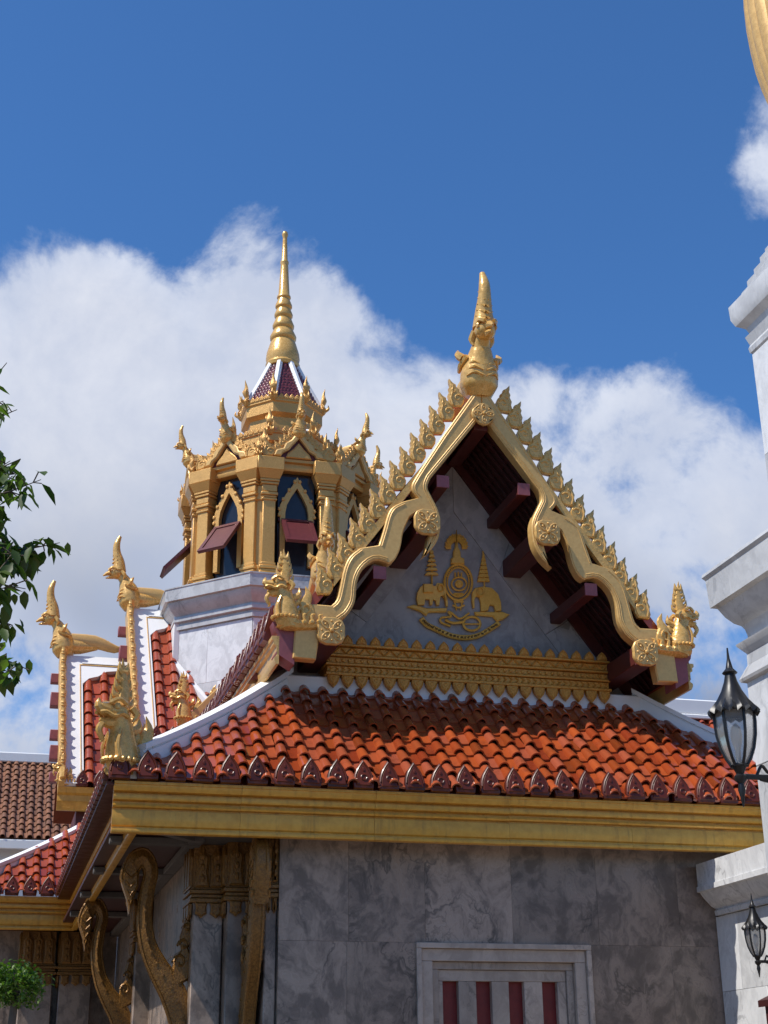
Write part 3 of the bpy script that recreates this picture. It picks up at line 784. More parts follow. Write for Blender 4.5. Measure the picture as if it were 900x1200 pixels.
# ---- left wing skirt slope
ofl = V3((0, YB-.09, ZS0)); lay_tiles(sk, TM, ofl, V3((1, 0, 0)), evf, (-2, 12), .235, lambda u, v: v < 1.7 and u > -.3+ v*.95 and u < 1.0+v*.95, joined=True)

# ---- pediment
YP = 15.8
YBD = 15.5
ped = part('pediment', PAV)
A_ = at(525, 545, Y=YP).z
apx = 8.92
def tri(b, pts, y0, y1):
    b.prism([(p[0], p[1]) for p in pts], -y1, -y0, frame((XC, 0, 0), (1, 0, 0), (0, 0, 1), (0, -1, 0)))
sl = 1.31
hb = 2.16
hbx, apz = hb, apx; bw = .46; kz = (apz-6.02)/hbx                                # slope of the raking border
ibx = hbx - bw; iaz = 6.02 + ibx*kz
b = MB(); tri(b, [(-ibx, 6.02), (ibx, 6.02), (0, iaz)], YP+.004, YP+.15); b.build('marble_slab', 'marble_gable', ped)
for sg in (-1, 1):
    for k in range(3):
        t0, t1 = k/3+.001, (k+1)/3-.001
        def pt(t, w_): return (sg*w_*(1-t), 6.02+w_*kz*t)
        q = [pt(t0, hbx), pt(t1, hbx), pt(t1, ibx+.002), pt(t0, ibx+.002)]
        b = MB(); tri(b, q, YP-.008, YP+.15); b.build('marble_border', 'marble_gable', ped)
b = MB(); tri(b, [(-hb-.1, 5.6), (hb+.1, 5.6), (hb+.1, 6.02), (0, apx+.1), (-hb-.1, 6.02)], YP+.16, YP+.3); b.build('pediment_core', 'grey_stone', ped)
for sg in (-1, 1):                                                  # dark rafter boards between the marble and the roof
    b = MB(); tri(b, [(sg*(hbx+.002), 6.02), (0, apz+.003), (0, apz+.36), (sg*(hbx+.36), 5.98)], YP-.05, YP+.14); b.build('rafter_board', 'maroon_wood', ped)

# carved band with rows of lotus petals
bd = part('carved_band', PAV)
bx0, bx1 = 3.46, 6.90
for (z0, z1, pr) in ((5.985, 6.02, .16), (6.025, 6.10, .125), (6.105, 6.135, .145), (6.14, 6.205, .115), (6.21, 6.24, .145), (6.245, 6.325, .12), (6.33, 6.36, .16)):
    b = MB(); b.bbox(bx0-(.02 if pr > .14 else 0), bx1+(.02 if pr > .14 else 0), YBD-pr, YP-.02, z0, z1, .006); b.build('moulding', 'gold_carved', bd)
b = MB()
n = 46
for k in range(n):
    x = bx0 + (bx1-bx0)*(k+.5)/n
    s_ = 1 if k % 2 else -1
    b.tube([(x-.03*s_, YBD-.125, 6.255), (x, YBD-.135, 6.285), (x+.03*s_, YBD-.125, 6.318)], .010, 4)
    b.blob((x, YBD-.12, 6.172), (.022, .018, .022), 6, 4)
    b.tube([(x-.02, YBD-.13, 6.035), (x+.012, YBD-.135, 6.062), (x-.02, YBD-.13, 6.09)], .009, 4)
o = b.build('carving', 'gold_carved', bd); o['kind'] = 'stuff'
PT = petal_mesh('lotus_petal', 'gold_carved', .115, .115, .05)
PT2 = petal_mesh('hanging_petal', 'gold_carved', .15, .13, .05)
for k in range(21):
    x = bx0+.07 + (bx1-bx0-.14)*k/20
    inst('lotus_petal', PT, FRONT(x, YBD-.12, 6.355) @ Matrix.Rotation(random.uniform(-.04, .04), 4, 'Z'), bd)
    inst('hanging_petal', PT2, FRONT(x, YBD-.12, 5.99) @ Matrix.Rotation(math.pi, 4, 'Z') @ Matrix.Rotation(.1, 4, 'X'), bd)

# ---- gilded emblem on the pediment
em = part('gold_emblem', PAV)
YM = YP-.012
def ep(q):                                                  # enlarged-view coordinates -> wall plane
    p = at(470+q[0]/6.4286, 610+q[1]/6.4286, Y=YM); return (p.x, p.z)
EFR = frame((0, YM, 0), (1, 0, 0), (0, 0, 1), (0, -1, 0))
def erel(nm, pts, d=.018, ins=.010, rise=.012, par=None):
    b = MB(); b.relief([ep(q) for q in pts], 0, d, ins, rise, EFR); return b.build(nm, 'gold_emblem', par or em)
def estroke(b, pts, r, d=.014):
    b.tube([(*ep(q), d) for q in pts], r, 6, EFR, ref=(0, 0, 1))
def ell(cx, cy, rx, ry, n=28, a0=0, a1=2*math.pi): return [(cx+rx*math.cos(a0+(a1-a0)*k/n), cy+ry*math.sin(a0+(a1-a0)*k/n)) for k in range(n+1)]
b = MB(); estroke(b, ell(428, 468, 104, 134), .016); estroke(b, ell(428, 468, 82, 110), .009)
estroke(b, ell(434, 480, 56, 50), .012); estroke(b, ell(434, 480, 26, 24, 16), .010)
for k in range(18):
    a = math.pi*(1.12+.76*k/17); estroke(b, [(428+86*math.cos(a), 468+114*math.sin(a)), (428+100*math.cos(a+.03), 468+130*math.sin(a+.03))], .006)
for k in range(7): estroke(b, [(395+11*k, 548), (398+11*k, 575-abs(k-3)*3)], .010)
for (x, y) in ((428, 410), (405, 415), (452, 415)): estroke(b, [(x, y+14), (x, y-20)], .012)
estroke(b, [(385, 640), (428, 660), (475, 640)], .012); estroke(b, [(400, 605), (415, 680)], .010); estroke(b, [(460, 605), (445, 680)], .010); estroke(b, [(392, 615), (470, 615)], .010)
b.build('medallion', 'gold_emblem', em)
erel('medallion_disc', ell(434, 480, 22, 20, 14)[:-1], .02)
cr = erel('crown', [(372, 332), (372, 290), (388, 280), (388, 240), (402, 205), (408, 150), (414, 72), (420, 150), (427, 205), (444, 240), (447, 280), (472, 290), (474, 332)], .022)
b = MB()
for k in range(23):
    a = math.pi*(0.93+1.14*k/22); r1 = 82+5*(k % 2)
    estroke(b, [(414+42*math.cos(a), 205+42*math.sin(a)), (414+r1*math.cos(a), 192+r1*1.05*math.sin(a))], .010)
estroke(b, ell(414, 200, 60, 64, 16, math.pi*.95, math.pi*2.05), .008)
b.build('crown_rays', 'gold_emblem', em)
def erel_into(b, pts, d, ins, rise): b.relief([ep(q) for q in pts], 0, d, ins, rise, EFR)
b = MB()
for (y, hw) in ((405, 52), (370, 45), (336, 37), (303, 30), (270, 23), (240, 15)):
    erel_into(b, [(228-hw, y+10), (228-hw*.85, y-6), (228-hw*.5, y-14), (228+hw*.5, y-14), (228+hw*.85, y-6), (228+hw, y+10)], .018, .006, .008)
estroke(b, [(228, 235), (230, 500)], .011); b.build('tiered_umbrella', 'gold_emblem', em)
b = MB()
for k in range(7):
    y0_, y1_ = 250+31*k, 250+31*(k+1)-3; w0, w1 = 4+6*k, 6+6*(k+1)
    erel_into(b, [(618-w1, y1_), (618-w0, y0_), (618+w0, y0_), (618+w1, y1_)], .018, .005, .008)
estroke(b, [(614, 236), (626, 515)], .011); b.build('tiered_umbrella', 'gold_emblem', em)
EL = [(122, 640), (112, 592), (118, 545), (140, 505), (170, 486), (232, 492), (252, 500), (268, 474), (305, 476), (325, 505), (336, 560), (350, 625), (346, 655), (334, 650), (325, 600), (308, 572), (292, 580), (284, 640), (262, 645), (256, 610), (236, 600), (232, 640), (212, 640), (208, 600), (178, 598), (172, 640), (128, 642)]
e1 = erel('elephant', EL, .024, .003, .006)
erel('saddle_cloth', [(160, 485), (232, 485), (234, 552), (160, 552)], .045, .008, .010, em)
b = MB(); estroke(b, ell(292, 515, 20, 26, 12), .010, .045); estroke(b, [(318, 560), (332, 605)], .009, .045); b.build('elephant_ear', 'gold_emblem', em)
ER = [(536, 665), (528, 615), (530, 545), (552, 512), (612, 500), (680, 512), (728, 560), (748, 620), (752, 684), (706, 690), (694, 648), (664, 640), (650, 684), (596, 690), (594, 630), (582, 582), (562, 575), (548, 600), (550, 662)]
e2 = erel('elephant', ER, .024, .004, .008)
b = MB(); estroke(b, ell(590, 545, 24, 30, 12), .010, .045); b.build('elephant_ear', 'gold_emblem', em)
erel('scroll_platform', [(40, 652), (92, 636), (190, 664), (344, 662), (338, 694), (206, 696), (186, 722), (140, 690)])
erel('scroll_platform', [(548, 690), (758, 690), (815, 712), (762, 752), (716, 764), (688, 728), (556, 718)])
rb = bez([(148, 738, 0), (190, 785, 0), (260, 820, 0), (370, 868, 0), (480, 884, 0), (580, 868, 0), (680, 812, 0), (738, 772, 0)], 4)
up_, dn_ = [], []
for i, p in enumerate(rb):
    t = (rb[min(i+1, len(rb)-1)]-rb[max(i-1, 0)]).normalized(); n_ = V3((-t.y, t.x, 0))*19
    up_.append((p.x-n_.x, p.y-n_.y)); dn_.append((p.x+n_.x, p.y+n_.y))
rib = erel('ribbon', up_+dn_[::-1], .016, .010, .010)
b = MB(); rr = random.Random(3)                               # worn relief lettering on the ribbon, too small to read in the photo
for i in range(2, len(rb)-2):
    p = rb[i]
    for q in (-5, 4):
        x, y = p.x+q, p.y+rr.uniform(-3, 3)
        estroke(b, [(x-3, y+7), (x-3, y-5), (x+3, y-6), (x+3, y+7)][:rr.choice((3, 4))], .0055, .030)
b.build('ribbon_lettering', 'gold_dull', em)
b = MB(); estroke(b, ell(530, 780, 64, 52, 24), .016); estroke(b, [(470, 782), (590, 782)], .010)
estroke(b, [tuple(p)[:2] for p in bez([(510, 700, 0), (440, 742, 0), (380, 700, 0), (352, 690, 0), (372, 725, 0), (300, 735, 0), (300, 770, 0), (370, 800, 0)], 5)], .014)
estroke(b, [tuple(p)[:2] for p in bez([(330, 752, 0), (390, 775, 0), (470, 765, 0)], 5)], .018)
b.build('sash_ring', 'gold_emblem', em)

# ---- gable: bargeboards, crests, purlins, roof
YG = 14.6
def gp(px, py): p = at(px, py, Y=YG); return (p.x-XC, p.z)
outer = [(548,461),(516,509),(484.4,557),(479,569.6),(481,578),(487,585.6),(471,584.7),(458.7,591),(451.6,600.7),(446,620),(440.5,637.8),(420,640),(407.8,650),(400.4,664.7),(395.6,686.7),(391.9,701.3),(385.8,707.4),(367,708),(347,716),(343,771),(370,773.4),(374,748)]
inner = [(399.2,730.7),(410.2,722),(418.8,706.2),(421.2,684.2),(427.3,669.6),(439.6,659.8),(451.8,662.2),(461.6,657.3),(468.9,642.7),(472.6,623),(480,606),(491,600),(499,606),(503,620),(500,640),(496,655),(507.7,645),(516.2,630),(518,610),(515,596.4),(506.4,579.3),(503,571),(506,562),(554,489)]
def sm(pts, n=3): return [(p.x, p.y) for p in bez([(q[0], q[1], 0) for q in pts], n)]
def grow(pts, d):
    out = []
    for i, q in enumerate(pts):
        a = V3(pts[max(i-1, 0)]); c = V3(pts[min(i+1, len(pts)-1)]); t = (c-a).normalized(); out.append((q[0]+t.y*d, q[1]-t.x*d))
    return out
po = [gp(*q) for q in outer]; pi_ = [gp(*q) for q in inner]
po[0] = (-.0, 9.50); pi_[-1] = (0.0, gp(556, 486)[1])
o1 = grow(sm(po[1:6]), -.035); o2 = grow(sm(po[6:11]), -.035); o3 = grow(sm(po[11:17]), -.03)
i3 = grow(sm(pi_[0:7]), -.03); i2 = sm(pi_[6:11]); ia = sm(pi_[10:16]); i1 = grow(sm(pi_[15:23]), -.022)
PB = [po[0]] + o1 + o2 + o3 + po[17:] + i3 + i2[1:] + ia[1:-1] + i1 + [pi_[-1]]
gab = part('gable_frame', PAV)
bargem = {}
RO_ = rosette_mesh('rosette', 'gold_paint', .27)
FLM = {-1: flame_mesh('crest_flame', 'gold_leaf', .375, .20, .05, True), 1: flame_mesh('crest_flame', 'gold_leaf', .375, .20, .05, False)}
def rake(sg, y, dx=0, dz=0, scale=1.0, flames=True, ros=True):
    pts = [(p[0]*sg, p[1]) for p in PB]
    b = MB(); b.relief(pts, -.13, 0, .010, .016, frame((XC, y, 0), (1, 0, 0), (0, 0, 1), (0, -1, 0)))
    o = b.build('bargeboard', 'gold_paint', PAV)
    # second moulding line along the edges
    t = MB()
    for ln, off in (([po[0]]+o1, .035), (o2, .035), (o3, .035), (i3, .030), (i3, .052), (i1[4:]+[pi_[-1]], .030), (i1[4:]+[pi_[-1]], .052)):
        pp = []
        for i, q in enumerate(ln):
            a = V3(ln[max(i-1, 0)]); c = V3(ln[min(i+1, len(ln)-1)]); d = (c-a).normalized(); nn = V3((d.y, -d.x))
            s_ = 1 if off > 0 else 1
            pp.append(((q[0]+(-d.y)*abs(off))*sg, q[1]+d.x*abs(off), .015))
        t.tube(pp, .008, 5, frame((XC, y, 0), (1, 0, 0), (0, 0, 1), (0, -1, 0)), ref=(0, 0, 1))
    t.build('edge_moulding', 'gold_paint', o)
    if flames:
        t0 = at(530.7, 440.7, Y=YG); t1 = at(377, 656, Y=YG)
        for k in range(14):
            q = t0.lerp(t1, k/13)
            M = FRONT(XC+(q.x-XC)*sg + .05*sg, y+.06, q.z-.39) @ Matrix.Rotation(sg*.10 + random.uniform(-.03, .03), 4, 'Z')
            inst('crest_flame', FLM[sg], M, o)
    return o
bl = rake(-1, YG); br = rake(1, YG)
# backing rail that carries the crests where the board dips
for sg in (-1, 1):
    b = MB(); b.add([(XC+sg*.05, YG+.02, 9.30), (XC+sg*.05, YG+.10, 9.30), (XC+sg*1.80, YG+.10, 6.92), (XC+sg*1.80, YG+.02, 6.92), (XC+sg*.05, YG+.02, 9.16), (XC+sg*.05, YG+.10, 9.16), (XC+sg*1.80, YG+.10, 6.78), (XC+sg*1.80, YG+.02, 6.78)],
                    [(0,1,2,3),(4,5,6,7),(0,1,5,4),(1,2,6,5),(2,3,7,6),(3,0,4,7)])
    b.build('crest_rail', 'gold_leaf', PAV)
# purlins and rosettes
PUR = [((499, 614), True), ((386.5, 741.5), True), ((520, 561), False), ((446, 668), False)]
for sg in (-1, 1):
    for (q, ros) in PUR:
        u, z = gp(*q); x = XC+u*sg
        s_ = .115 if ros else .07
        cz = z-.02
        b = MB(); b.bbox(x-s_, x+s_, YG+.05 if not ros else YG-.02, YP-.01, cz-s_*.95, cz+s_*.95, .01); p_ = b.build('purlin', 'maroon_wood', PAV)
        e = MB(); e.box(x-s_-.004, x+s_+.004, YG-.034 if ros else YG+.03, YG-.021 if ros else YG+.049, cz-s_-.004, cz+s_+.004); e.build('purlin_end', 'pink_maroon', p_)
        if ros: inst('rosette', RO_, FRONT(x, YG-.036, z), p_)
u, z = gp(566, 488)
b = MB(); b.bbox(XC-.09, XC+.09, YG+.05, YP-.01, z-.16, z+.05, .01); p_ = b.build('ridge_beam', 'maroon_wood', PAV)
inst('rosette', RO_, FRONT(XC, YG-.035, z+.0) @ Matrix.Scale(.85, 4) @ Matrix.Rotation(math.pi/4, 4, 'Z'), p_)
# roof slopes of the front gable (lattice underside)
RZ, EX, EZ = 9.33, 2.46, 6.12
for sg in (-1, 1):
    rf = part('gable_roof', PAV)
    p0_ = V3((XC, 0, RZ)); p1_ = V3((XC+sg*EX, 0, EZ)); d = (p1_-p0_); Ln = d.length; d.normalize(); nn = V3((-d.z*sg, 0, d.x*sg)) if False else V3((d.z, 0, -d.x)); nn = nn if nn.z > 0 else -nn
    M = frame((XC, YG+.06, RZ), tuple(d), (0, 1, 0), tuple(nn))
    b = MB(); b.box(0, Ln, .0, 9.0, -.10, 0, M); b.build('roof_slab', 'red_glaze', rf)
    b = MB()
    for i in range(14): b.box(.22+i*(Ln-.3)/14, .22+i*(Ln-.3)/14+.06, .06, 1.12, -.135, -.1005, M)
    for j in range(8): b.box(.12, Ln-.05, .10+j*.14, .10+j*.14+.045, -.155, -.1360, M)
    o = b.build('soffit_lattice', 'soffit_red', rf); o['kind'] = 'stuff'
    b = MB(); b.box(0.02, Ln-.02, .005, 1.18, -.1004, -.1001, M)
    b.build('soffit_board', 'soffit_red', rf)
    # gilded eave board along the low edge, running back, with glazed antefixes on top
    xe = XC+sg*EX
    prof = [(0,5.86),(-.03,5.86),(-.05,5.90),(-.05,5.93),(-.02,5.95),(-.03,6.02),(-.03,6.06),(-.06,6.08),(-.06,6.12),(-.08,6.13),(-.08,6.17),(0,6.17)]
    if sg < 0: MM = frame((xe+.06, 0, 0), (0, -1, 0), (1, 0, 0), (0, 0, 1)); b = MB(); b.sweepx(prof, -23.4, -(YG+.02), MM)
    else: MM = frame((xe-.06, 0, 0), (0, 1, 0), (-1, 0, 0), (0, 0, 1)); b = MB(); b.sweepx(prof, YG+.02, 23.4, MM)
    b.build('eave_board', 'gold_paint', rf)
    b = MB(); b.box(min(xe+sg*-.05, xe-sg*.75), max(xe+sg*-.05, xe-sg*.75), YG+1.1, 23.0, 5.90, 5.93); b.build('eave_soffit_board', 'maroon_wood', rf)
    y = YG+.35
    AF2 = petal_mesh('antefix', 'brown_glaze', .46, .25, .12)
    while y < 22.6:
        M2 = frame((xe-sg*.0+sg*.02, y, 6.16+.02*(y-YG)), (0, sg, 0), (0, 0, 1), (sg, 0, 0)) @ Matrix.Rotation(-.25+random.uniform(-.05, .05), 4, 'X')
        inst('antefix', AF2, M2, rf); y += .30
b = MB(); b.box(XC-2.3, XC+2.3, YP+.31, 25, 5.5, 6.03); b.build('clerestory_wall', 'white_plaster', PAV)
# block ends under the serpents
for sg in (-1, 1):
    uL, zL = gp(343, 771); u2, z2 = gp(330, 725); u3, z3 = gp(345, 716)
    b = MB(); prof_ = [(abs(u3)-.01, 5.86), (abs(u2)+.05, 5.98), (abs(u2)+.03, 6.06), (abs(u2)+.06, 6.10), (abs(u2)+.04, 6.19), (abs(u2)+.07, 6.23), (abs(u2)+.09, 6.33), (abs(u3)-.01, 6.33)]
    b.prism([(p[0]*sg, p[1]) for p in prof_], -.30, -.02, frame((XC, YG, 0), (1, 0, 0), (0, 0, 1), (0, -1, 0))); b.build('eave_end', 'pink_maroon', PAV)
    naga(PAV, (XC+sg*(abs(u2)-.06), YG+.0, 6.27), math.pi if sg < 0 else 0, .86)
chofa(PAV, (XC, YG+.06, 9.36), -math.pi/2, 1.08)
# corner serpent at the foot of the hip
naga(PAV, (1.13, 14.14, 4.50), math.pi+.55, 1.12, stout=1.0)
naga(PAV, (2*XC-1.13, 14.14, 4.50), -.55, 1.12, stout=1.0)

# ---- second roof tier of the front wing
Y2 = 23.0
t2 = part('upper_gable', PAV)
hx, hz0, hz1 = 2.42, 7.15, 9.75
for sg in (-1, 1):
    p0_ = V3((XC, 0, hz1)); d = V3((sg*hx, 0, hz0-hz1)); Ln = d.length; d.normalize(); nn = V3((d.z, 0, -d.x)); nn = nn if nn.z > 0 else -nn
    M = frame((XC, Y2, hz1), tuple(d), (0, 1, 0), tuple(nn))
    b = MB(); b.box(0, Ln, 0, 3.0, -.12, 0, M); b.build('roof_slab', 'red_glaze', t2)
    b = MB(); b.bbox(0, Ln, -.12, 0, -.25, .03, .01, M); b.build('bargeboard', 'gold_paint', t2)
    for k in range(9):
        q = p0_ + d*(Ln*(k+.6)/9.6)
        inst('crest_flame', FLM[sg], FRONT(q.x, Y2-.06, q.z-.06) @ Matrix.Scale(.6, 4), t2)
    naga(PAV, (XC+sg*(hx-.05), Y2-.05, hz0+.02), math.pi if sg < 0 else 0, .86)
b = MB(); b.prism([(-2.2, 5.6), (2.2, 5.6), (2.2, 7.3), (0, 9.6), (-2.2, 7.3)], -.2, 0, frame((XC, Y2+.5, 0), (1, 0, 0), (0, 0, 1), (0, -1, 0))); b.build('gable_wall', 'white_plaster', t2)
chofa(PAV, (XC-.06, Y2, hz1+.02), -math.pi/2, 1.06)

# ---- left wing roofs: two tiers seen from the front slope
YT = 27.3
RTM = tile_mesh('roof_tile', 'red_glaze', .30, .42, .082, .068)
def wing_tier(xr, zr, xe, ye, ze, length, ntile, joined=False):
    """ridge end (xr,YT,zr), eave end (xe,ye,ze); slope runs towards +x for length"""
    wr = part('wing_roof', PAV)
    R0 = V3((xr, YT, zr)); E0 = V3((xe, ye, ze)); up = (R0-E0); Ls = up.length
    eu = V3((1, 0, 0)); ev = V3((0, YT-ye, zr-ze)).normalized(); H = V3((0, YT-ye, zr-ze)).length
    en = eu.cross(ev).normalized(); lean = (xr-xe)/H
    def P(u, v, d=0): return E0 + eu*(u+lean*v) + ev*v + en*d
    b = MB()                                                         # boarding
    q = [P(0, 0, -.02), P(length, 0, -.02), P(length, H, -.02), P(0, H, -.02)]; q2 = [p-en*.14 for p in q]
    b.add(q+q2, [(0,1,2,3),(7,6,5,4),(0,4,5,1),(1,5,6,2),(2,6,7,3),(3,7,4,0)]); b.build('roof_slab', 'brown_glaze', wr)
    b = MB(); qb = [V3((p.x, 2*YT-p.y, p.z)) for p in q]; b.add(qb, [(0,1,2,3)]); b.build('rear_slope', 'red_glaze', wr)
    def strip(poly, d0, d1, nm='verge_band', mat='white_plaster'):
        b = MB(); n = len(poly)
        b.add([P(u, v, d1) for u, v in poly]+[P(u, v, d0) for u, v in poly], [tuple(range(n))]+[(i, (i+1) % n, n+(i+1) % n, n+i) for i in range(n)]); b.build(nm, mat, wr)
    strip([(0, -.02), (.33, -.02), (.33, H-.78), (.45, H-.62), (.62, H-.55), (.78, H-.40), (1.0, H-.36), (length, H-.34), (length, H+.02), (0, H+.02)], -.02, .09)
    strip([(.275, -.02), (.29, -.02), (.29, H-.26), (length, H-.26), (length, H-.24), (.275, H-.24)], .09, .105, 'verge_line', 'gold_paint')
    strip([(.32, H-.23), (length, H-.23), (length, H-.20), (.32, H-.20)], .09, .12, 'verge_line')
    # tiles
    put, done = tile_sink(wr, RTM, joined=joined)
    for i in range(0, ntile):
        j = 0
        while True:
            u = .43+i*.30; v = j*.30
            if v > H-.40-(.30 if i == 0 else 0): break
            M = frame(P(u, v, .0), eu, (ev+eu*lean).normalized(), en)
            put(M); j += 1
    done()
    # gilded bargeboard with crests, standing on the verge edge
    b = MB(); b.add([P(-.10, -.05, -.16), P(-.0, -.05, -.16), P(0, -.05, .16), P(-.10, -.05, .16), P(-.10, H, -.16), P(0, H, -.16), P(0, H, .16), P(-.10, H, .16)], [(0,1,2,3),(4,5,6,7),(0,1,5,4),(1,2,6,5),(2,3,7,6),(3,0,4,7)])
    bo = b.build('bargeboard', 'gold_paint', wr)
    b = MB(); b.tube([P(-.04, v*H/20, .18+.015*(v % 2)) for v in range(21)], [.05+.02*(v % 2) for v in range(21)], 7); b.build('barge_roll', 'gold_leaf', wr)
    nfl = 13
    for k in range(nfl):
        v = .35+(H-.45)*k/(nfl-1)
        eF = frame(P(-.05, v, .14), ev, en, eu)
        inst('crest_flame', FLM[-1], frame(P(-.05, v-.1, .12), (ev*.9-en*.43).normalized(), (en*.9+ev*.43).normalized(), eu) @ Matrix.Scale(.72, 4), wr)
    for v in (.12, .30, .44, .72, .90):
        c = P(-.22, H*v, -.22); s_ = .13 if v in (.30, .72) else .09
        b = MB(); b.bbox(c.x-.02, c.x+.55, c.y-s_, c.y+s_, c.z-s_, c.z+s_, .01); b.build('purlin', 'pink_maroon', wr)
    # gilded eave box under the slope
    b = MB(); prof = [(0,-.42),(-.04,-.42),(-.05,-.30),(-.08,-.26),(-.07,-.16),(-.11,-.12),(-.12,-.02),(0,-.02)]
    b.sweepx(prof, xe-.10, xe+length, T(0, ye+.08, ze)); b.build('eave_board', 'gold_fascia', wr)
    b = MB(); b.box(xe+.25, xe+length, ye+.25, YT, ze-2.2, ze-.35); b.build('wing_clerestory', 'maroon_wood', wr)
    for k in range(4): inst('antefix', AF, FRONT(xe+.30+k*.30, ye-.06, ze-.01) @ Matrix.Rotation(-.2, 4, 'X'), wr)
    naga(PAV, (xe-.05, ye-.02, ze+.02), math.pi, .55)
    chofa(PAV, (xr-.03, YT, zr+.06), math.pi, 1.06)
_r1 = at(154, 712, Y=YT); _e1 = at(162, 868, Y=25.28)
wing_tier(_r1.x, 10.42, _e1.x, 25.28, 7.40, 2.9, 6, True)
_r2 = at(76, 768, Y=YT); _e2 = at(75, 920, Y=25.4)
wing_tier(_r2.x, 9.38, _e2.x, 25.4, 6.58, 2.2, 4)

# ================================================================== THE ROOF TOWER
TX, TY = XC-.04, YT
TOW = thing('roof_tower', (TX, TY, 8), 'octagonal golden tower with open arched windows and a ringed spire above the marble base', 'tower')
CT = T(TX, TY, 0)
A8 = math.radians(22.5)
def octa(prof, mat, nm, parent=TOW, sharp=30):
    b = MB(); b.lathe(prof, 8, CT, A8); return b.build(nm, mat, parent, ang=sharp)
base = octa([(2.26, 6.4), (2.26, 9.82)], 'marble_pale', 'marble_base')
for k in range(8):                                                     # marble facing slabs on each face
    a = k*math.pi/4; ap = 2.26*math.cos(A8); hw = 2.26*math.sin(A8)
    M = CT @ Matrix.Rotation(a, 4, 'Z')
    for j, (z0, z1) in enumerate(((6.5, 7.6), (7.6, 8.7), (8.7, 9.80))):
        cut = (-hw, .1 if j % 2 else -.15, hw)
        for i in range(2):
            b = MB(); b.bbox(ap+.004, ap+.022, cut[i]+.002, cut[i+1]-.002, z0+.002, z1-.002, .002, M); b.build('marble_slab', 'marble_pale', base)
octa([(2.28, 9.82), (2.33, 9.82), (2.33, 9.90), (2.30, 9.91), (2.30, 9.95), (2.38, 9.97), (2.38, 10.04), (2.34, 10.05), (2.34, 10.08), (2.46, 10.20), (2.52, 10.30), (2.52, 10.34), (2.585, 10.345), (2.585, 10.57), (2.60, 10.58), (2.60, 10.605), (0.4, 10.61)], 'marble_pale', 'base_cornice', base)
# white flashing where the base meets the left roof
RCB = 2.05
octa([(1.62, 10.61), (1.62, 13.1)], 'dark_inside', 'inner_drum')
# plinth mouldings under the columns and entablature
octa([(1.98, 10.61), (2.03, 10.62), (2.03, 10.68), (1.90, 10.70), (1.66, 10.70)], 'gold_mosaic', 'column_plinth')
octa([(1.66, 12.96), (1.98, 12.96), (2.0, 13.0), (2.0, 13.04), (1.95, 13.06), (1.95, 13.12), (2.02, 13.14), (2.02, 13.20), (1.2, 13.22)], 'gold_mosaic', 'entablature')
def sqcol(b, M, hw, z0, z1):
    b.bbox(-hw, hw, -hw, hw, z0, z1, .012, M)
FLT = flame_mesh('crest_flame', 'gold_mosaic', .34, .24, .05)
b = MB(); b.tube(bez([(0,0,0),(.03,0,.10),(.0,0,.22),(.04,0,.36),(.03,0,.52),(.07,0,.72)], 3), lerps([.07,.11,.06,.095,.05,.004], 3), 8, flat=(1, .8))
for sy in (-1, 1):
    b.tube(bez([(.02,.05*sy,.06),(.06,.10*sy,.14),(.02,.11*sy,.24)], 3), lerps([.035,.03,.004], 3), 5)
    b.tube(bez([(.03,.04*sy,.32),(.07,.08*sy,.40),(.04,.08*sy,.50)], 3), lerps([.03,.026,.004], 3), 5)
b.tube(bez([(.08,0,.08),(.16,0,.14),(.15,0,.25)], 3), lerps([.04,.035,.004], 3), 6)
CFM = b.mesh('corner_finial', 'gold_mosaic')
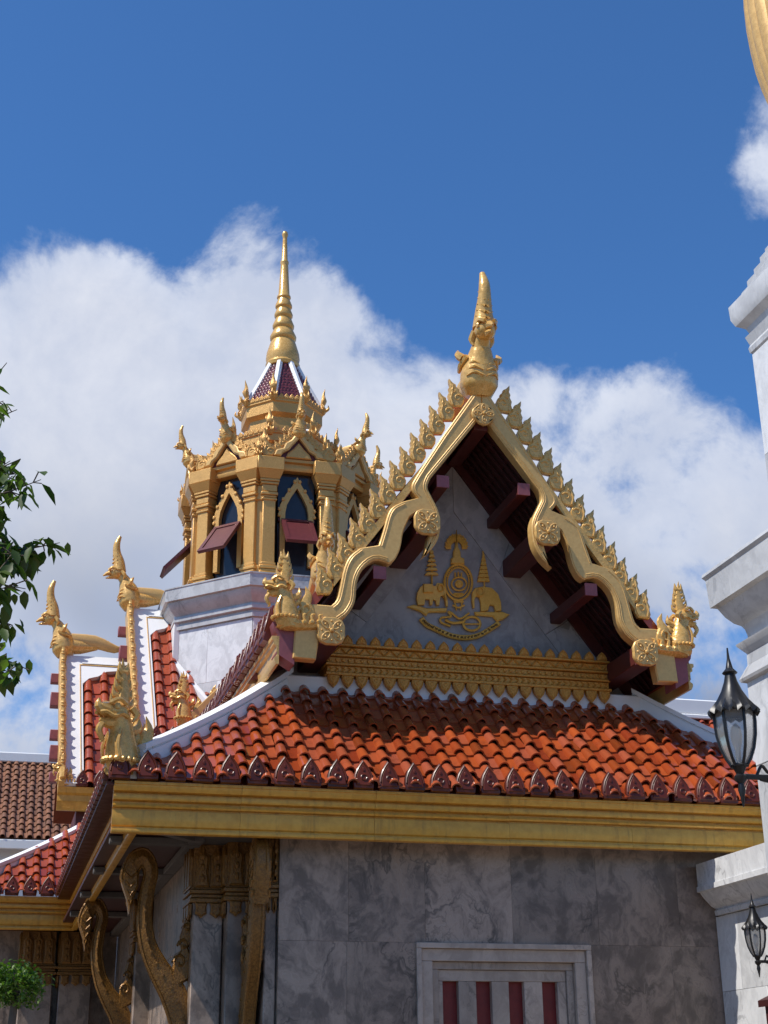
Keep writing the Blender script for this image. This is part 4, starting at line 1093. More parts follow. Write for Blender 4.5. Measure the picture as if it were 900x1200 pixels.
for k in range(8):
    # ---- a pair of square columns on each corner
    a = A8 + k*math.pi/4
    for sd_ in (-1, 1):
        fa = a + sd_*math.pi/8                                          # outward direction of the face beside the corner
        ap = 1.90*math.cos(A8); hw = 1.90*math.sin(A8)
        M = CT @ Matrix.Rotation(fa, 4, 'Z') @ T(ap, -sd_*(hw-.16), 0)
        b = MB(); sqcol(b, M, .125, 10.70, 12.45)
        c_ = b.build('column', 'gold_mosaic', TOW)
        b = MB()
        for (h_, z0, z1) in ((.18, 10.705, 10.80), (.155, 10.805, 10.86), (.175, 10.865, 10.93), (.145, 10.935, 11.0)): sqcol(b, M, h_, z0, z1)
        b.build('column_base', 'gold_mosaic', c_)
        b = MB()
        for (h_, z0, z1) in ((.15, 12.28, 12.33), (.14, 12.335, 12.38), (.165, 12.385, 12.45), (.15, 12.46, 12.60), (.175, 12.605, 12.66), (.19, 12.665, 12.72)): sqcol(b, M, h_, z0, z1)
        b.add([(-.19,-.19,12.72),(.19,-.19,12.72),(.19,.19,12.72),(-.19,.19,12.72),(-.27,-.25,12.88),(.27,-.25,12.88),(.27,.25,12.88),(-.27,.25,12.88)], [(0,1,5,4),(1,2,6,5),(2,3,7,6),(3,0,4,7),(4,5,6,7),(0,3,2,1)], M)
        sqcol(b, M, .265, 12.885, 13.16)
        b.build('column_capital', 'gold_mosaic', c_)
    M = CT @ Matrix.Rotation(a, 4, 'Z') @ T(1.83, 0, 0)
    b = MB(); sqcol(b, M, .10, 10.70, 12.95); sqcol(b, M, .14, 10.704, 10.95); sqcol(b, M, .13, 12.30, 12.6); b.build('corner_column', 'gold_mosaic', TOW)
    # ---- window face
    fa = k*math.pi/4
    Fc = CT @ Matrix.Rotation(fa, 4, 'Z') @ frame((1.70, 0, 0), (0, 1, 0), (0, 0, 1), (1, 0, 0))        # u along face, v = height, depth outward
    wn = part('window', TOW)
    ao = [(-.33, 11.0), (-.33, 12.0), (-.36, 12.06), (-.33, 12.25), (-.22, 12.48), (-.10, 12.66), (0, 12.86), (.10, 12.66), (.22, 12.48), (.33, 12.25), (.36, 12.06), (.33, 12.0), (.33, 11.0)]
    ai = [(-.23, 11.0), (-.23, 12.08), (-.20, 12.25), (-.12, 12.42), (0, 12.62), (.12, 12.42), (.20, 12.25), (.23, 12.08), (.23, 11.0)]
    b = MB(); b.prism(ao+ai[::-1], 0, .09, Fc)
    for p, q in zip(ao[1:], ao[2:-1]):
        b.blob(((p[0]+q[0])/2, (p[1]+q[1])/2, .09), (.04, .05, .03), 5, 4, Fc)
    b.build('arch_frame', 'gold_mosaic', wn)
    b = MB(); b.prism([(-.36, 10.72), (.36, 10.72), (.36, 12.95), (-.36, 12.95)], -.05, -.02, Fc); b.build('window_pane', 'glass_dark', wn)
    b = MB(); b.box(-.36, .36, 11.92, 11.98, -.01, .06, Fc); b.build('transom', 'shutter_red', wn)
    # top-hung maroon shutter pushed open
    tilt = math.radians(38 if k % 2 else 42)
    Ms = Fc @ T(0, 11.92, .08) @ Matrix.Rotation(-tilt, 4, 'X')
    b = MB(); b.bbox(-.31, .31, -.86, 0, -.025, .025, .006, Ms)
    for (x0, x1, y0, y1) in ((-.31, .31, -.86, -.78), (-.31, .31, -.08, 0), (-.31, -.23, -.775, -.085), (.23, .31, -.775, -.085)): b.box(x0, x1, y0, y1, .0255, .045, Ms)
    sh = b.build('shutter', 'shutter_red', wn)
    # ---- small gable over the window
    gb = part('small_gable', TOW)
    Fg = CT @ Matrix.Rotation(fa, 4, 'Z') @ frame((1.92, 0, 0), (0, 1, 0), (0, 0, 1), (1, 0, 0))
    b = MB(); b.prism([(-.40, 13.205), (.40, 13.205), (0, 13.70)], -.5, -.06, Fg); b.build('gable_panel', 'shutter_red', gb)
    b = MB(); b.relief([(-.26, 13.21), (.26, 13.21), (.22, 13.31), (.10, 13.42), (0, 13.55), (-.10, 13.42), (-.22, 13.31)], -.062, -.02, .02, .02, Fg); b.build('gable_relief', 'gold_mosaic', gb)
    gz = lambda z: 13.22+(z-13.22)*.66
    ob = [(-.50, 13.22), (-.46, 13.40), (-.32, 13.48), (-.28, 13.64), (-.16, 13.78), (-.10, 13.92), (0, 14.08), (.10, 13.92), (.16, 13.78), (.28, 13.64), (.32, 13.48), (.46, 13.40), (.50, 13.22)]
    ib = [(.36, 13.22), (.32, 13.34), (.20, 13.44), (.14, 13.58), (0, 13.84), (-.14, 13.58), (-.20, 13.44), (-.32, 13.34), (-.36, 13.22)]
    ob = [(u, gz(z)) for u, z in ob]; ib = [(u, gz(z)) for u, z in ib]
    b = MB(); b.relief(ob+ib, -.05, .03, .02, .02, Fg); b.build('gable_board', 'gold_paint', gb)
    for sg in (-1, 1):
        for q in range(5):
            t = (q+.5)/5; u = sg*(.10+.44*t); v = 13.68-.46*t
            inst('crest_flame', FLT, Fg @ T(u, v, -.02) @ Matrix.Rotation(-sg*.25, 4, 'Z') @ Matrix.Scale(.62 if sg > 0 else .62, 4), gb)
        inst('end_flame', FLT, Fg @ T(sg*.60, 13.20, -.02) @ Matrix.Rotation(-sg*.12, 4, 'Z') @ Matrix.Scale(1.15, 4), gb)
    n3 = TX + 1.93*math.cos(fa), TY + 1.93*math.sin(fa)
    chofa(TOW, (n3[0], n3[1], 13.66), fa, .64)
    # roof behind the little gable
    b = MB(); b.add([Fg @ V3(p) for p in ((-.46, 13.22, -.07), (.46, 13.22, -.07), (0, 13.70, -.07), (-.46, 13.22, -.9), (.46, 13.22, -.9), (0, 13.70, -.9))], [(0,2,5,3),(2,1,4,5),(0,1,2)]); b.build('gable_roof', 'plum_glaze', gb)
    # upright flames over the corners
    for (rr_, zz, s_) in ((2.10, 13.20, 1.25), (1.62, 13.52, 1.2), (1.16, 14.12, 1.35), (.88, 15.06, 1.35)):
        cx, cy = TX+rr_*math.cos(a), TY+rr_*math.sin(a)
        inst('corner_finial', CFM, T(cx, cy, zz-.05) @ Matrix.Rotation(a, 4, 'Z') @ Matrix.Scale(.62*s_ if rr_ < 2 else .62, 4), TOW)
octa([(1.95, 13.20), (1.70, 13.36), (1.62, 13.42)], 'plum_glaze', 'lower_roof')
octa([(1.50, 13.30), (1.60, 13.34), (1.60, 13.44), (1.52, 13.46), (1.52, 13.50), (1.60, 13.54), (1.60, 13.60), (1.2, 13.64)], 'gold_mosaic', 'gable_drum')
octa([(1.55, 13.61), (1.30, 13.74), (1.16, 13.80)], 'plum_glaze', 'lower_tiles')
octa([(1.05, 13.70), (1.14, 13.74), (1.14, 13.82), (1.08, 13.84), (1.08, 13.90), (1.17, 13.95), (1.17, 14.10), (1.20, 14.12), (1.20, 14.15), (.8, 14.17)], 'gold_mosaic', 'lower_drum')
octa([(1.15, 14.16), (.95, 14.30), (.82, 14.40)], 'plum_glaze', 'middle_roof')
octa([(.74, 14.3), (.84, 14.36), (.84, 14.46), (.78, 14.48), (.78, 14.66), (.88, 14.74), (.88, 14.96), (.91, 14.99), (.91, 15.04), (.5, 15.08)], 'gold_mosaic', 'upper_drum')
octa([(.84, 15.07), (.56, 15.62), (.28, 16.20)], 'plum_glaze', 'spire_roof')
PTT = petal_mesh('antefix', 'gold_mosaic', .13, .11, .05)
for (rr_, zz, n_) in ((1.58, 13.59, 8), (1.18, 14.14, 7), (.89, 15.03, 6)):
    for k in range(8):
        fa = k*math.pi/4; ap = rr_*math.cos(A8); hw = rr_*math.sin(A8)
        for i in range(n_):
            u = -hw+2*hw*(i+.5)/n_
            inst('antefix', PTT, CT @ Matrix.Rotation(fa, 4, 'Z') @ frame((ap, u, zz), (0, 1, 0), (0, 0, 1), (1, 0, 0)), TOW)
for k in range(8):                                                     # white ribs on the spire roof
    a = A8+k*math.pi/4
    for (pts, r_) in (([(.86, 15.08), (.58, 15.62), (.29, 16.22)], .07), ([(1.17, 14.17), (.97, 14.31)], .05)):
        b = MB(); b.tube([(TX+r*math.cos(a), TY+r*math.sin(a), z) for r, z in pts], r_, 6); b.build('white_rib', 'white_plaster', TOW)
# tile courses on the spire roof
b = MB()
for k in range(8):
    fa = k*math.pi/4
    for j in range(13):
        t = j/13; r = .84+(.56-.84)*min(1, t*2) if t < .5 else .56+(.28-.56)*(t*2-1); z = 15.06+(1.12)*t
        ap = r*math.cos(A8); hw = r*math.sin(A8)*.9; n_ = max(2, int(hw/.036))
        for i in range(n_):
            u = -hw+2*hw*(i+.5)/n_
            b.blob((ap+.01, u, z+.06), (.014, hw/n_*.85, .05), 5, 3, CT @ Matrix.Rotation(fa, 4, 'Z'))
o = b.build('spire_tiles', 'plum_glaze', TOW); o['kind'] = 'stuff'
# ringed spire
prof = [(.28, 16.15), (.355, 16.17), (.375, 16.24), (.35, 16.29), (.37, 16.38), (.355, 16.52), (.28, 16.78), (.25, 16.84), (.285, 16.88), (.29, 16.94), (.22, 17.10), (.20, 17.13), (.235, 17.17), (.24, 17.22), (.18, 17.38), (.165, 17.41), (.20, 17.45), (.205, 17.50), (.16, 17.62), (.15, 17.65), (.185, 17.69), (.185, 17.74), (.14, 17.86), (.13, 17.90), (.155, 17.93), (.15, 17.97), (.125, 18.0), (.085, 18.75), (.08, 18.78), (.095, 18.82), (.095, 18.86), (.07, 18.90), (.05, 19.45), (.048, 19.50), (.065, 19.54), (.07, 19.58), (.055, 19.64), (.0, 19.68)]
b = MB(); b.lathe(prof, 24, CT); b.build('spire', 'gold_leaf', TOW)
# flashing at the foot of the base, along the left roof
b = MB()
for (p, q) in (((217, 728), (213, 775)), ((213, 772), (262, 862))): pass
def fl(p, Y): v = at(*p, Y=Y); return v
c0 = V3((TX+2.30*math.cos(A8+math.pi), TY+2.30*math.sin(A8+math.pi), 0)); c1 = V3((TX+2.30*math.cos(A8+5*math.pi/4), TY+2.30*math.sin(A8+5*math.pi/4), 0))
slp = (10.42-7.40)/(YT-25.28)
def zroof(y): return 7.40+(y-25.28)*slp
vs = []
for c in (c0, c1):
    for dz in (-.25, .16): vs.append((c.x, c.y, zroof(c.y)+dz))
    n_ = (V3((c.x, c.y, 0))-V3((TX, TY, 0))).normalized()*.08
    for dz in (-.25, .10): vs.append((c.x+n_.x, c.y+n_.y, zroof(c.y)+dz))
b.add(vs, [(0,1,5,4),(2,3,7,6),(1,3,7,5),(0,2,6,4),(0,1,3,2),(4,5,7,6)])
b.build('base_flashing', 'white_plaster', base)
b = MB(); cz = zroof(c0.y); b.bbox(c0.x-.06, c0.x+.05, c0.y-.03, TY+.4, cz-.3, 10.50, .01); b.build('base_flashing', 'white_plaster', base)

# ================================================================== RIGHT: garden wall, tall pillar, lanterns
BX = 7.60
GW = thing('marble_wall', (BX+.2, 12.2, 0), 'grey marble wall with moulded coping running forward from the pavilion, half in shade', 'wall')
y = 14.58; rows = [(0, .9), (.9, 1.75), (1.75, 2.55), (2.55, 3.32)]
for j, (z0, z1) in enumerate(rows):
    y = 14.58 - (.45 if j % 2 else 0); yy = [14.58]+([y] if j % 2 else [])
    while yy[-1] > 9.2: yy.append(yy[-1]-.95)
    for a_, c_ in zip(yy, yy[1:]):
        b = MB(); b.bbox(BX, BX+.35, c_+.0015, a_-.0015, z0+.0015, z1-.0015, .002); b.build('marble_slab', 'marble_pale', GW)
prof = [(0,3.325),(-.04,3.325),(-.05,3.37),(-.03,3.39),(-.08,3.42),(-.16,3.50),(-.20,3.56),(-.235,3.565),(-.235,3.62),(-.22,3.625),(-.22,3.86),(.35,3.86),(.35,3.325)]
b = MB(); b.sweepx(prof, -14.58, -9.0, frame((BX, 0, 0), (0, -1, 0), (1, 0, 0), (0, 0, 1))); 
b = MB(); b.sweepx(prof, 9.0, 14.50, frame((BX, 0, 0), (0, 1, 0), (1, 0, 0), (0, 0, 1))); b.build('coping', 'marble_pale', GW)
AW = thing('red_canopy', (7.45, 12.8, 1.2), 'maroon sloping canopy edge fixed low on the marble wall', 'canopy')
cz_ = at(868, 1176, X=7.35).z
b = MB(); b.add([(7.59,11.8,cz_+.12),(7.59,13.30,cz_+.12),(7.30,13.30,cz_),(7.30,11.8,cz_),(7.59,11.8,cz_+.06),(7.59,13.30,cz_+.06),(7.30,13.30,cz_-.06),(7.30,11.8,cz_-.06)], [(0,1,2,3),(4,5,6,7),(0,1,5,4),(1,2,6,5),(2,3,7,6),(3,0,4,7)]); b.build('canopy_roof', 'soffit_red', AW)
b = MB(); b.bbox(7.34, 7.40, 11.8, 13.25, 1.2, cz_-.02, .01); b.build('canopy_front', 'soffit_red', AW)

PX, PY = 5.62, 7.86
def pil(px, py):
    d = ray(px, py); t = (PX+PY-CAM.x-CAM.y)/(d.x+d.y); p = CAM+d*t
    return PX-p.x, p.z                                    # half width, height
PIL = thing('marble_pillar', (PX, PY, 0), 'tall white marble gate pillar with two stepped cornices at the right edge', 'pillar')
def sq(prof, nm, mat='marble_pale'):
    b = MB(); b.lathe([(r*math.sqrt(2), z) for r, z in prof], 4, T(PX, PY, 0), math.pi/4); return b.build(nm, mat, PIL, ang=25)
sh, _ = pil(886, 900)
z1 = pil(868, 800)[1]
zc = 0.0
zz = [0, .95, 1.9, 2.85, 3.6, z1]
for i in range(len(zz)-1):
    b = MB(); b.bbox(PX-sh, PX+sh, PY-sh, PY+sh, zz[i]+.0015, zz[i+1]-.0015, .004); b.build('shaft_course', 'marble_pale', PIL)
pts = [(868, 800), (866, 797), (876, 780), (875, 768), (876, 767), (863, 758), (862, 756), (877, 752), (876, 745), (873, 738), (869, 734), (860, 731), (850, 724), (841, 714), (839, 713.5), (832, 713), (826.5, 681), (822, 678), (823, 674)]
low = [pil(*q) for q in pts]
zt = low[-1][1]
sq([(sh-.02, z1-.02)] + low + [(sh-.1, zt+.02)], 'lower_cornice')
usz = [pil(*q) for q in ((897, 540), (881, 416))]
sq([(usz[0][0], zt), (usz[0][0], (zt+usz[1][1])/2-.002)], 'upper_shaft'); sq([(usz[0][0], (zt+usz[1][1])/2+.002), (usz[1][0]*.5+usz[0][0]*.5, usz[1][1])], 'upper_shaft')
upc = [pil(*q) for q in ((879, 414), (877, 409), (879, 405), (873, 396), (878, 391), (874, 386), (862, 383), (856, 376), (853.5, 361))]
sq([(usz[0][0]-.02, usz[1][1]-.01)] + upc + [(upc[-1][0]-.12, upc[-1][1]+.01)], 'upper_cornice')
st = [pil(*q) for q in ((868.5, 342), (875, 328), (883, 314), (890, 300), (896, 290))]
pr = []; zprev = upc[-1][1]
for r, z in st: pr += [(r+.0, zprev), (r, z-.015), (r-.012, z)]; zprev = z+.001
sq([(pr[0][0], upc[-1][1]-.02)]+pr+[(pr[-1][0]-.05, zprev)], 'stepped_cap')
# golden ribbed lotus bud on top of the pillar
rb_ = []
URN = thing('golden_urn', (PX, PY, zprev), 'huge golden ribbed bud finial crowning the pillar, cut by the top right corner', 'finial')
def axis_r(px, py):                                   # radius at which the silhouette passes through this pixel
    d = ray(px, py); n_ = V3((d.x, d.y, 0)); s_ = (V3((PX, PY, 0)).dot(V3((n_.y, -n_.x, 0))))/n_.length
    t = (PX*d.x+PY*d.y)/(d.x*d.x+d.y*d.y); return abs(s_), CAM.z+d.z*t
prof_px = [(900, 122), (892, 104), (885, 84), (879, 60), (874, 34), (871, 8), (870, -20), (871, -60), (877, -110), (888, -160)]
up = [axis_r(*q) for q in prof_px]
z_lo, r_lo = up[0][1], up[0][0]
zb = zprev-.03
full = [(.12, zb), (.34, zb), (.36, zb+.06), (.22, zb+.12), (.20, zb+.2)]
for t in (.15, .5, .8): full.append((.20+(r_lo-.20)*math.sin(t*math.pi/2), zb+.2+(z_lo-zb-.2)*t))
full += up + [(up[-1][0]*.75, up[-1][1]+.35), (up[-1][0]*.4, up[-1][1]+.7), (.03, up[-1][1]+1.3)]
b = MB(); N_ = 96; vs = []; fs = []
for (r, z) in full:
    for k in range(N_):
        a = 2*math.pi*k/N_; rr_ = r*(1-.035*abs(math.cos(a*12))**6); vs.append((PX+rr_*math.cos(a), PY+rr_*math.sin(a), z))
for i in range(len(full)-1): fs += [(i*N_+k, i*N_+(k+1) % N_, (i+1)*N_+(k+1) % N_, (i+1)*N_+k) for k in range(N_)]
fs += [tuple(range(N_)), tuple(range((len(full)-1)*N_, len(full)*N_))]
b.add(vs, fs); b.build('bud_body', 'gold_paint', URN)

def lantern(root, ax, ay, z0, H, wallx, slim=.78):
    """hexagonal iron lantern of height H with its foot at z0, on an arm to wallx"""
    h = H; M = T(ax, ay, z0) @ Matrix.Diagonal((slim, slim, 1, 1)); wallx = ax+(wallx-ax)/slim
    b = MB()
    b.lathe([(.006*h, h), (.012*h, .93*h), (.030*h, .865*h), (.034*h, .862*h), (.062*h, .838*h), (.058*h, .832*h), (.040*h, .825*h), (.044*h, .815*h)], 12, M)
    b.build('finial', 'black_iron', root)
    b = MB(); n = 36; vs = []; fs = []
    prof = [(.042, .826), (.055, .78), (.085, .72), (.125, .665), (.165, .625), (.195, .60), (.205, .585)]
    for i, (r, z) in enumerate(prof):
        for k in range(n):
            a = 2*math.pi*k/n; w_ = i/(len(prof)-1)
            vs.append((r*h*(1+.05*w_*w_*math.cos(18*a)) * (1-.03*abs(math.sin(3*a))), 0, 0)); rr_ = vs[-1][0]
            vs[-1] = (rr_*math.cos(a), rr_*math.sin(a), z*h - .012*h*w_**3*(1-math.cos(18*a)))
    for k in range(n):
        a = 2*math.pi*k/n; vs.append((.13*h*math.cos(a), .13*h*math.sin(a), .585*h))
    R_ = len(prof)+1
    for i in range(R_-1): fs += [(i*n+k, i*n+(k+1) % n, (i+1)*n+(k+1) % n, (i+1)*n+k) for k in range(n)]
    fs += [tuple(range(n)), tuple(range((R_-1)*n, R_*n))]
    b.add(vs, fs, M); b.build('lantern_roof', 'black_iron', root)
    prof = [(.155, .60), (.158, .52), (.150, .44), (.128, .36), (.095, .295), (.06, .25)]
    fr = MB()
    for k in range(6):
        a = math.pi/6+k*math.pi/3
        fr.tube([(r*h*math.cos(a), r*h*math.sin(a), z*h) for r, z in prof], .012*h, 6, M)
    for (r, z) in ((.158, .59), (.064, .25)):
        fr.tube([(r*h*math.cos(math.pi/6+k*math.pi/3), r*h*math.sin(math.pi/6+k*math.pi/3), z*h) for k in range(7)], .012*h, 6, M)
    fr.build('lantern_cage', 'black_iron', root)
    for k in range(6):
        a0_, a1_ = math.pi/6+k*math.pi/3, math.pi/6+(k+1)*math.pi/3
        b = MB(); vs = []
        for (r, z) in prof:
            for a in (a0_, a1_): vs.append((r*h*.97*math.cos(a), r*h*.97*math.sin(a), z*h))
        b.add(vs, [(2*i, 2*i+1, 2*i+3, 2*i+2) for i in range(len(prof)-1)], M); b.build('glass_pane', 'lamp_glass', root)
    b = MB(); b.lathe([(.02*h, .25*h), (.022*h, .33*h), (.018*h, .34*h), (.040*h, .40*h), (.046*h, .44*h), (.036*h, .49*h), (.008*h, .515*h)], 12, M); b.build('bulb', 'white_plaster', root)
    b = MB(); b.lathe([(.065*h, .25*h), (.05*h, .235*h), (.03*h, .20*h), (.05*h, .185*h), (.045*h, .16*h), (.022*h, .14*h), (.03*h, .10*h), (.018*h, .06*h), (.006*h, 0)], 12, M); b.build('lantern_foot', 'black_iron', root)
    b = MB(); s_ = 1 if wallx > ax else -1; zz_ = .185*h; L = abs(wallx-ax)
    b.tube([(0, 0, zz_), (s_*L*.98, 0, zz_)], .018*h, 8, M)
    b.tube(bez([(s_*L*.25, 0, zz_+.01*h), (s_*L*.34, 0, zz_+.07*h), (s_*L*.44, 0, zz_+.03*h), (s_*L*.56, 0, zz_+.07*h), (s_*L*.66, 0, zz_+.02*h)], 4), .012*h, 6, M)
    b.tube(bez([(s_*L*.30, 0, zz_-.01*h), (s_*L*.62, 0, zz_-.05*h), (s_*L*.95, 0, zz_-.20*h)], 4), .014*h, 6, M)
    b.bbox(s_*L*.96, s_*L*1.0, -.05*h, .05*h, zz_-.25*h, zz_+.12*h, .005, M)
    b.build('wall_arm', 'black_iron', root)
PLX = PX-sh
lp = at(861, 760, Y=8.0); lb = at(863, 945, Y=8.0); lx = at(861, 845, Y=8.0).x
LA = thing('wall_lantern', (lx, 8.0, lb.z), 'large black iron lantern with glass panes hung on the white pillar', 'lantern', 'iron wall lanterns')
lantern(LA, lx, 8.0, lb.z, lp.z-lb.z, PLX)
s0 = at(880, 1047, X=7.30); s1 = at(885, 1146, X=7.30)
LB = thing('wall_lantern', (7.30, s0.y, s1.z), 'small black iron lantern on the marble wall, low at the right edge', 'lantern', 'iron wall lanterns')
lantern(LB, 7.30, s0.y, s1.z, s0.z-s1.z, BX)

# ================================================================== neighbouring roofs
HALL = thing('neighbour_hall', (16, 31, 0), 'orange tiled roof with white ridge behind the large lantern', 'building')
ZH = at(757, 836, Y=30).z
hr = part('hall_roof', HALL)
HTM = tile_mesh('roof_tile', 'red_glaze', .26, .38, .070, .058)
hu0 = 13.0
evh = V3((0, 1, 1.05)).normalized()
O_ = V3((hu0, 30-1.9*evh.y, ZH-1.9*evh.z))
lay_tiles(hr, HTM, O_, V3((1, 0, 0)), evh, (0, 22), .30, lambda u, v: v < 1.75, .26)
b = MB(); e_ = .02; b.add([tuple(O_+V3((-.1, 0, -e_))), tuple(O_+V3((9, 0, -e_))), tuple(O_+evh*1.95+V3((9, 0, -e_))), tuple(O_+evh*1.95+V3((-.1, 0, -e_)))], [(0,1,2,3)]); b.build('roof_boarding', 'red_glaze', hr)
b = MB(); b.bbox(hu0-.3, hu0+9, 29.75, 30.4, ZH-.02, ZH+.34, .03); b.bbox(hu0-.3, hu0+9, 29.70, 29.80, ZH-.13, ZH-.03, .02); b.build('white_ridge', 'white_plaster', hr)
b = MB(); b.box(hu0, hu0+9, 30.2, 36, 0, ZH-.3); b.box(hu0, hu0+9, O_.y+.4, 30.2, 0, O_.z-.1); b.build('hall_wall', 'white_plaster', HALL)

BB = thing('tiled_building', (-2, 40, 0), 'brown clay tiled roof with pale ridge beyond the left wing', 'building')
brf = part('brown_roof', BB)
YF = 40.0
zr_ = at(20, 891, Y=YF).z
BTM = tile_mesh('roof_tile', 'brown_clay', .215, .40, .072, .060)
evb = V3((0, 1, .80)).normalized()
botz = at(10, 1010, Y=YF-3.1).z
Lb = 4.2
Ob = V3((-2.0, YF, zr_)) - evb*Lb
lay_tiles(brf, BTM, Ob, V3((1, 0, 0)), evb, (3, 20), .29, lambda u, v: v < Lb-.3, .215)
b = MB(); b.add([tuple(Ob+V3((-3, 0, -.02))), tuple(Ob+V3((6, 0, -.02))), tuple(Ob+evb*Lb+V3((6, 0, -.02))), tuple(Ob+evb*Lb+V3((-3, 0, -.02)))], [(0,1,2,3)]); b.build('roof_boarding', 'brown_clay', brf)
b = MB(); b.bbox(-5, 4, YF-.25, YF+.25, zr_-.10, zr_+.17, .03); b.build('pale_ridge', 'white_plaster', brf)
b = MB(); b.bbox(-5, 4, Ob.y-.06, Ob.y+.05, Ob.z-.25, Ob.z-.04, .01); b.build('white_gutter', 'white_plaster', BB)
b = MB(); b.box(-5, 4, Ob.y+.5, YF+2, 0, Ob.z); b.build('building_wall', 'white_plaster', BB)

# ================================================================== plants
def leaf_verts(L, w_, fold=.25, droop=.15):
    return [(0,0,0),(.30*L,.42*w_,fold*w_*.4),(.62*L,.40*w_,fold*w_*.4-droop*L*.3),(L,0,-droop*L),(.62*L,-.40*w_,fold*w_*.4-droop*L*.3),(.30*L,-.42*w_,fold*w_*.4),(.35*L,0,-.02*L),(.65*L,0,-.05*L-droop*L*.35)]
LEAFF = [(0,6,1),(1,6,7,2),(2,7,3),(3,7,4),(4,7,6,5),(5,6,0)]
TREE = thing('leafy_tree', (-3.1, 11.2, 0), 'dark leafy branches of a tree reaching in from the left edge', 'tree')
rt = random.Random(11)
tr = MB()
tr.tube(bez([(-3.1,11.2,-.1),(-3.0,11.2,1.2),(-3.1,11.15,2.6),(-2.95,11.25,4.0),(-3.0,11.1,5.6),(-3.1,11.2,6.8)], 4), lerps([.24,.20,.17,.13,.08,.03], 4), 10)
tr.tube(bez([(-3.05,11.2,2.4),(-2.9,10.2,3.3),(-2.5,8.9,3.9),(-2.2,8.2,4.6)], 4), lerps([.13,.10,.07,.04], 4), 8)
cr_ = MB()
def twig(path, r0, leafn, spread, size=.135):
    P = bez(path, 5); n = len(P); tr.tube(P, [r0*(1-.85*i/(n-1)) for i in range(n)], 5)
    for i in range(int(leafn*2.4)):
        t = rt.uniform(.25, 1.0)**.8; p = P[min(n-1, int(t*(n-1)))]
        q = p+V3((rt.gauss(0, 1), rt.gauss(0, 1), rt.gauss(0, .8)))*spread
        yaw = rt.uniform(-math.pi, math.pi); L = size*rt.uniform(.5, 1.2)
        M = T(*q) @ Matrix.Rotation(yaw, 4, 'Z') @ Matrix.Rotation(rt.uniform(.1, 1.25), 4, 'Y') @ Matrix.Rotation(rt.uniform(-.6, .6), 4, 'X')
        cr_.add(leaf_verts(L, L*.52), LEAFF, M)
        if i % 3 == 0: tr.tube([p, q], .004, 4)
TW = [((8, 425), (-60, 520), 5, .012), ((4, 470), (-70, 520), 8, .03), ((20, 480), (-70, 530), 5, .03), ((22, 555), (-80, 600), 26, .05), ((48, 562), (-70, 610), 16, .045), ((12, 540), (-70, 600), 22, .05), ((5, 600), (-80, 640), 34, .07),
      ((70, 636), (-60, 660), 26, .04), ((45, 650), (-60, 660), 30, .05), ((20, 650), (-60, 660), 40, .06), ((30, 690), (-60, 670), 16, .04), ((10, 690), (-70, 680), 22, .05), ((40, 668), (-50, 660), 18, .04),
      ((14, 735), (-70, 720), 13, .035), ((2, 760), (-70, 740), 10, .04), ((34, 785), (-60, 770), 12, .035), ((14, 790), (-60, 775), 16, .035), ((4, 800), (-60, 785), 8, .03), ((3, 620), (-70, 640), 26, .06)]
LIMBS = [bez(q, 6) for q in ([(-2.75,10.0,3.45),(-2.3,9.2,3.6),(-1.6,8.6,3.55),(-.95,8.3,3.75)], [(-2.6,9.3,3.8),(-2.1,8.8,4.3),(-1.4,8.4,4.35),(-.8,8.2,4.6)], [(-2.4,8.6,4.3),(-2.0,8.4,4.9),(-1.4,8.1,5.1),(-.75,8.2,5.35)])]
for lm in LIMBS: tr.tube(lm, [.055*(1-.65*i/(len(lm)-1)) for i in range(len(lm))], 8)
for (tip, root_, nl, sp) in TW:
    yy = rt.uniform(7.7, 8.7)
    a_ = at(*tip, Y=yy); c_ = at(*root_, Y=8.2); z_s = max(3.2, c_.z-.5)
    lim = LIMBS[min(range(len(LIMBS)), key=lambda i: abs(LIMBS[i][-1].z-c_.z))]
    st = lim[rt.randrange(len(lim)//2, len(lim))]
    mid = st.lerp(c_, .55)+V3((rt.uniform(-.15, .1), rt.uniform(-.35, .35), rt.uniform(-.05, .30)))
    twig([tuple(st), tuple(mid), tuple(c_+V3((rt.uniform(-.1, .05), rt.uniform(-.2, .2), rt.uniform(-.06, .10)))), tuple(c_.lerp(a_, .6)+V3((0, 0, rt.uniform(.0, .07)))), tuple(a_)], .016, nl, sp)
shade_free = (V3((0.2, 10.0, 2.3)), SUNV)                       # a gap in the leaves lets the sun through to the shrub
for k in range(760):                                            # unseen rest of the crown, widened to shade the walls under the left eaves
    a = rt.uniform(0, 2*math.pi); r = 7.2*rt.uniform(.08, 1)**.6
    e_ = V3((-3.1+r*math.cos(a)*.40, 14.6+r*math.sin(a), rt.uniform(4.4, 7.2)))
    e_.z = 4.6+(e_.z-4.4)/2.8*(2.5+1.42*max(0, -.85-e_.x))
    if e_.x > -.85+.0*e_.y or (e_.y < 9.2 and e_.x > -1.2): continue
    if ((e_-shade_free[0]).cross(SUNV)).length < .75: continue
    twig([(-3.0+.2*(e_.x+3), 12.0+.75*(e_.y-12.0), e_.z-.7), tuple(e_+V3((-.4, -.1*(e_.y-12), -.3))), tuple(e_)], .018, 14, .19, .16)
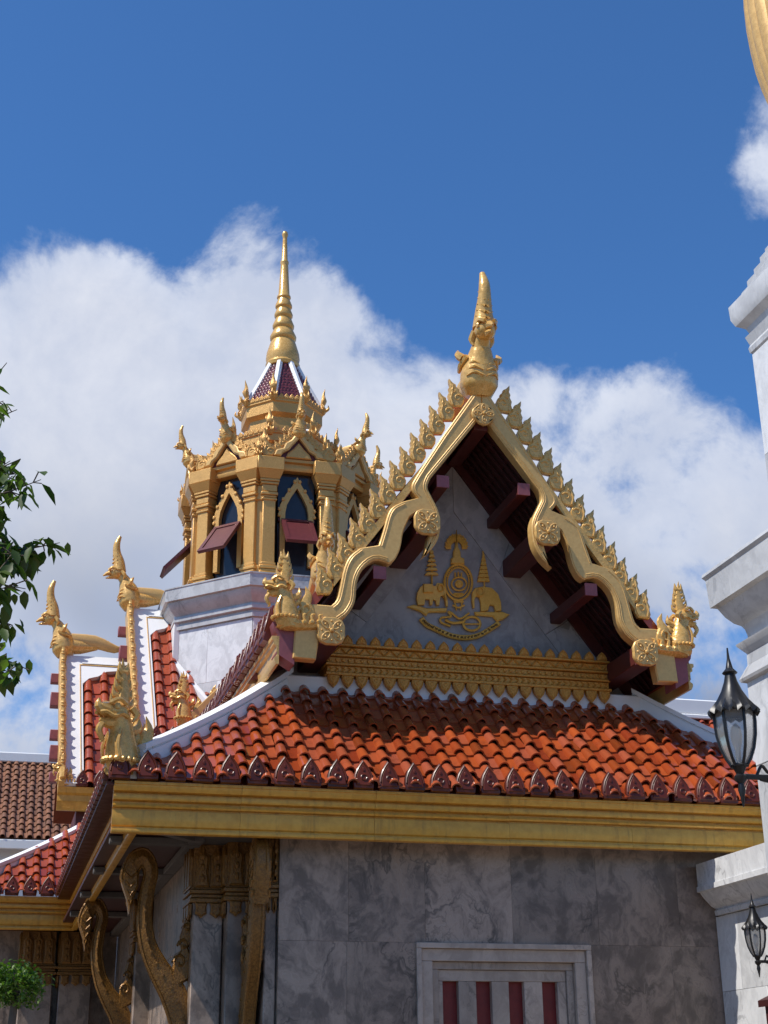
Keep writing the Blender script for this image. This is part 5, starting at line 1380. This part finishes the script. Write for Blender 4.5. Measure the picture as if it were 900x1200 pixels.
for k in range(9):
    a = k*.7+.3; e_ = V3((-3.1+1.6*math.cos(a), 14.2+5.6*math.sin(a), 5.2+.4*(k % 3)))
    tr.tube(bez([(-3.0, 11.2, 2.6), tuple((e_+V3((-3, 11.2, 4.2)))/2), tuple(e_)], 4), lerps([.11, .07, .03], 4), 8)
tr.build('trunk', 'bark', TREE); o = cr_.build('crown', 'tree_leaf', TREE, ang=180); o['kind'] = 'stuff'

sc_ = at(20, 1154, Y=10.0)
SH = thing('topiary_shrub', (sc_.x, 10.0, 0), 'clipped round green shrub in the lower left corner', 'shrub')
b = MB(); b.tube(bez([(sc_.x-.02,10,.38),(sc_.x+.05,10.02,1.0),(sc_.x-.03,9.98,1.6),tuple(sc_)], 4), lerps([.05,.045,.035,.02], 4), 8); b.build('trunk', 'bark', SH)
b = MB(); b.lathe([(.16,0),(.24,.05),(.28,.35),(.30,.36),(.30,.42),(.25,.43),(.22,.38),(.02,.38)], 20, T(sc_.x, 10, 0)); b.build('pot', 'terracotta', SH)
b = MB()
for (cx, cz, rr_, n_) in ((0, 0, .165, 900), (-.16, .02, .14, 420), (.05, -.02, .13, 350), (-.45, -.45, .20, 350), (.35, -.62, .18, 300)):
    for k in range(n_):
        d = V3((rt.gauss(0, 1), rt.gauss(0, 1), rt.gauss(0, 1))).normalized()*(rr_*rt.uniform(.5, 1.08)*(1.28 if rt.random() < .10 else 1))
        q = V3((sc_.x+cx, 10, sc_.z+cz))+V3((d.x, d.y, d.z*.88)); L = .034*rt.uniform(.7, 1.3)
        M = T(*q) @ Matrix.Rotation(rt.uniform(-3.14, 3.14), 4, 'Z') @ Matrix.Rotation(rt.uniform(-.9, 1.2), 4, 'Y')
        b.add(leaf_verts(L, L*.62), LEAFF, M)
o = b.build('foliage', 'shrub_leaf', SH, ang=180); o['kind'] = 'stuff'
b = MB()
for (cx, cz) in ((-.45, -.45), (.35, -.62)): b.tube([(sc_.x, 10, sc_.z-.75), (sc_.x+cx*.6, 10, sc_.z+cz-.12), (sc_.x+cx, 10, sc_.z+cz)], [.025, .02, .012], 6)
b.build('branch', 'bark', SH)
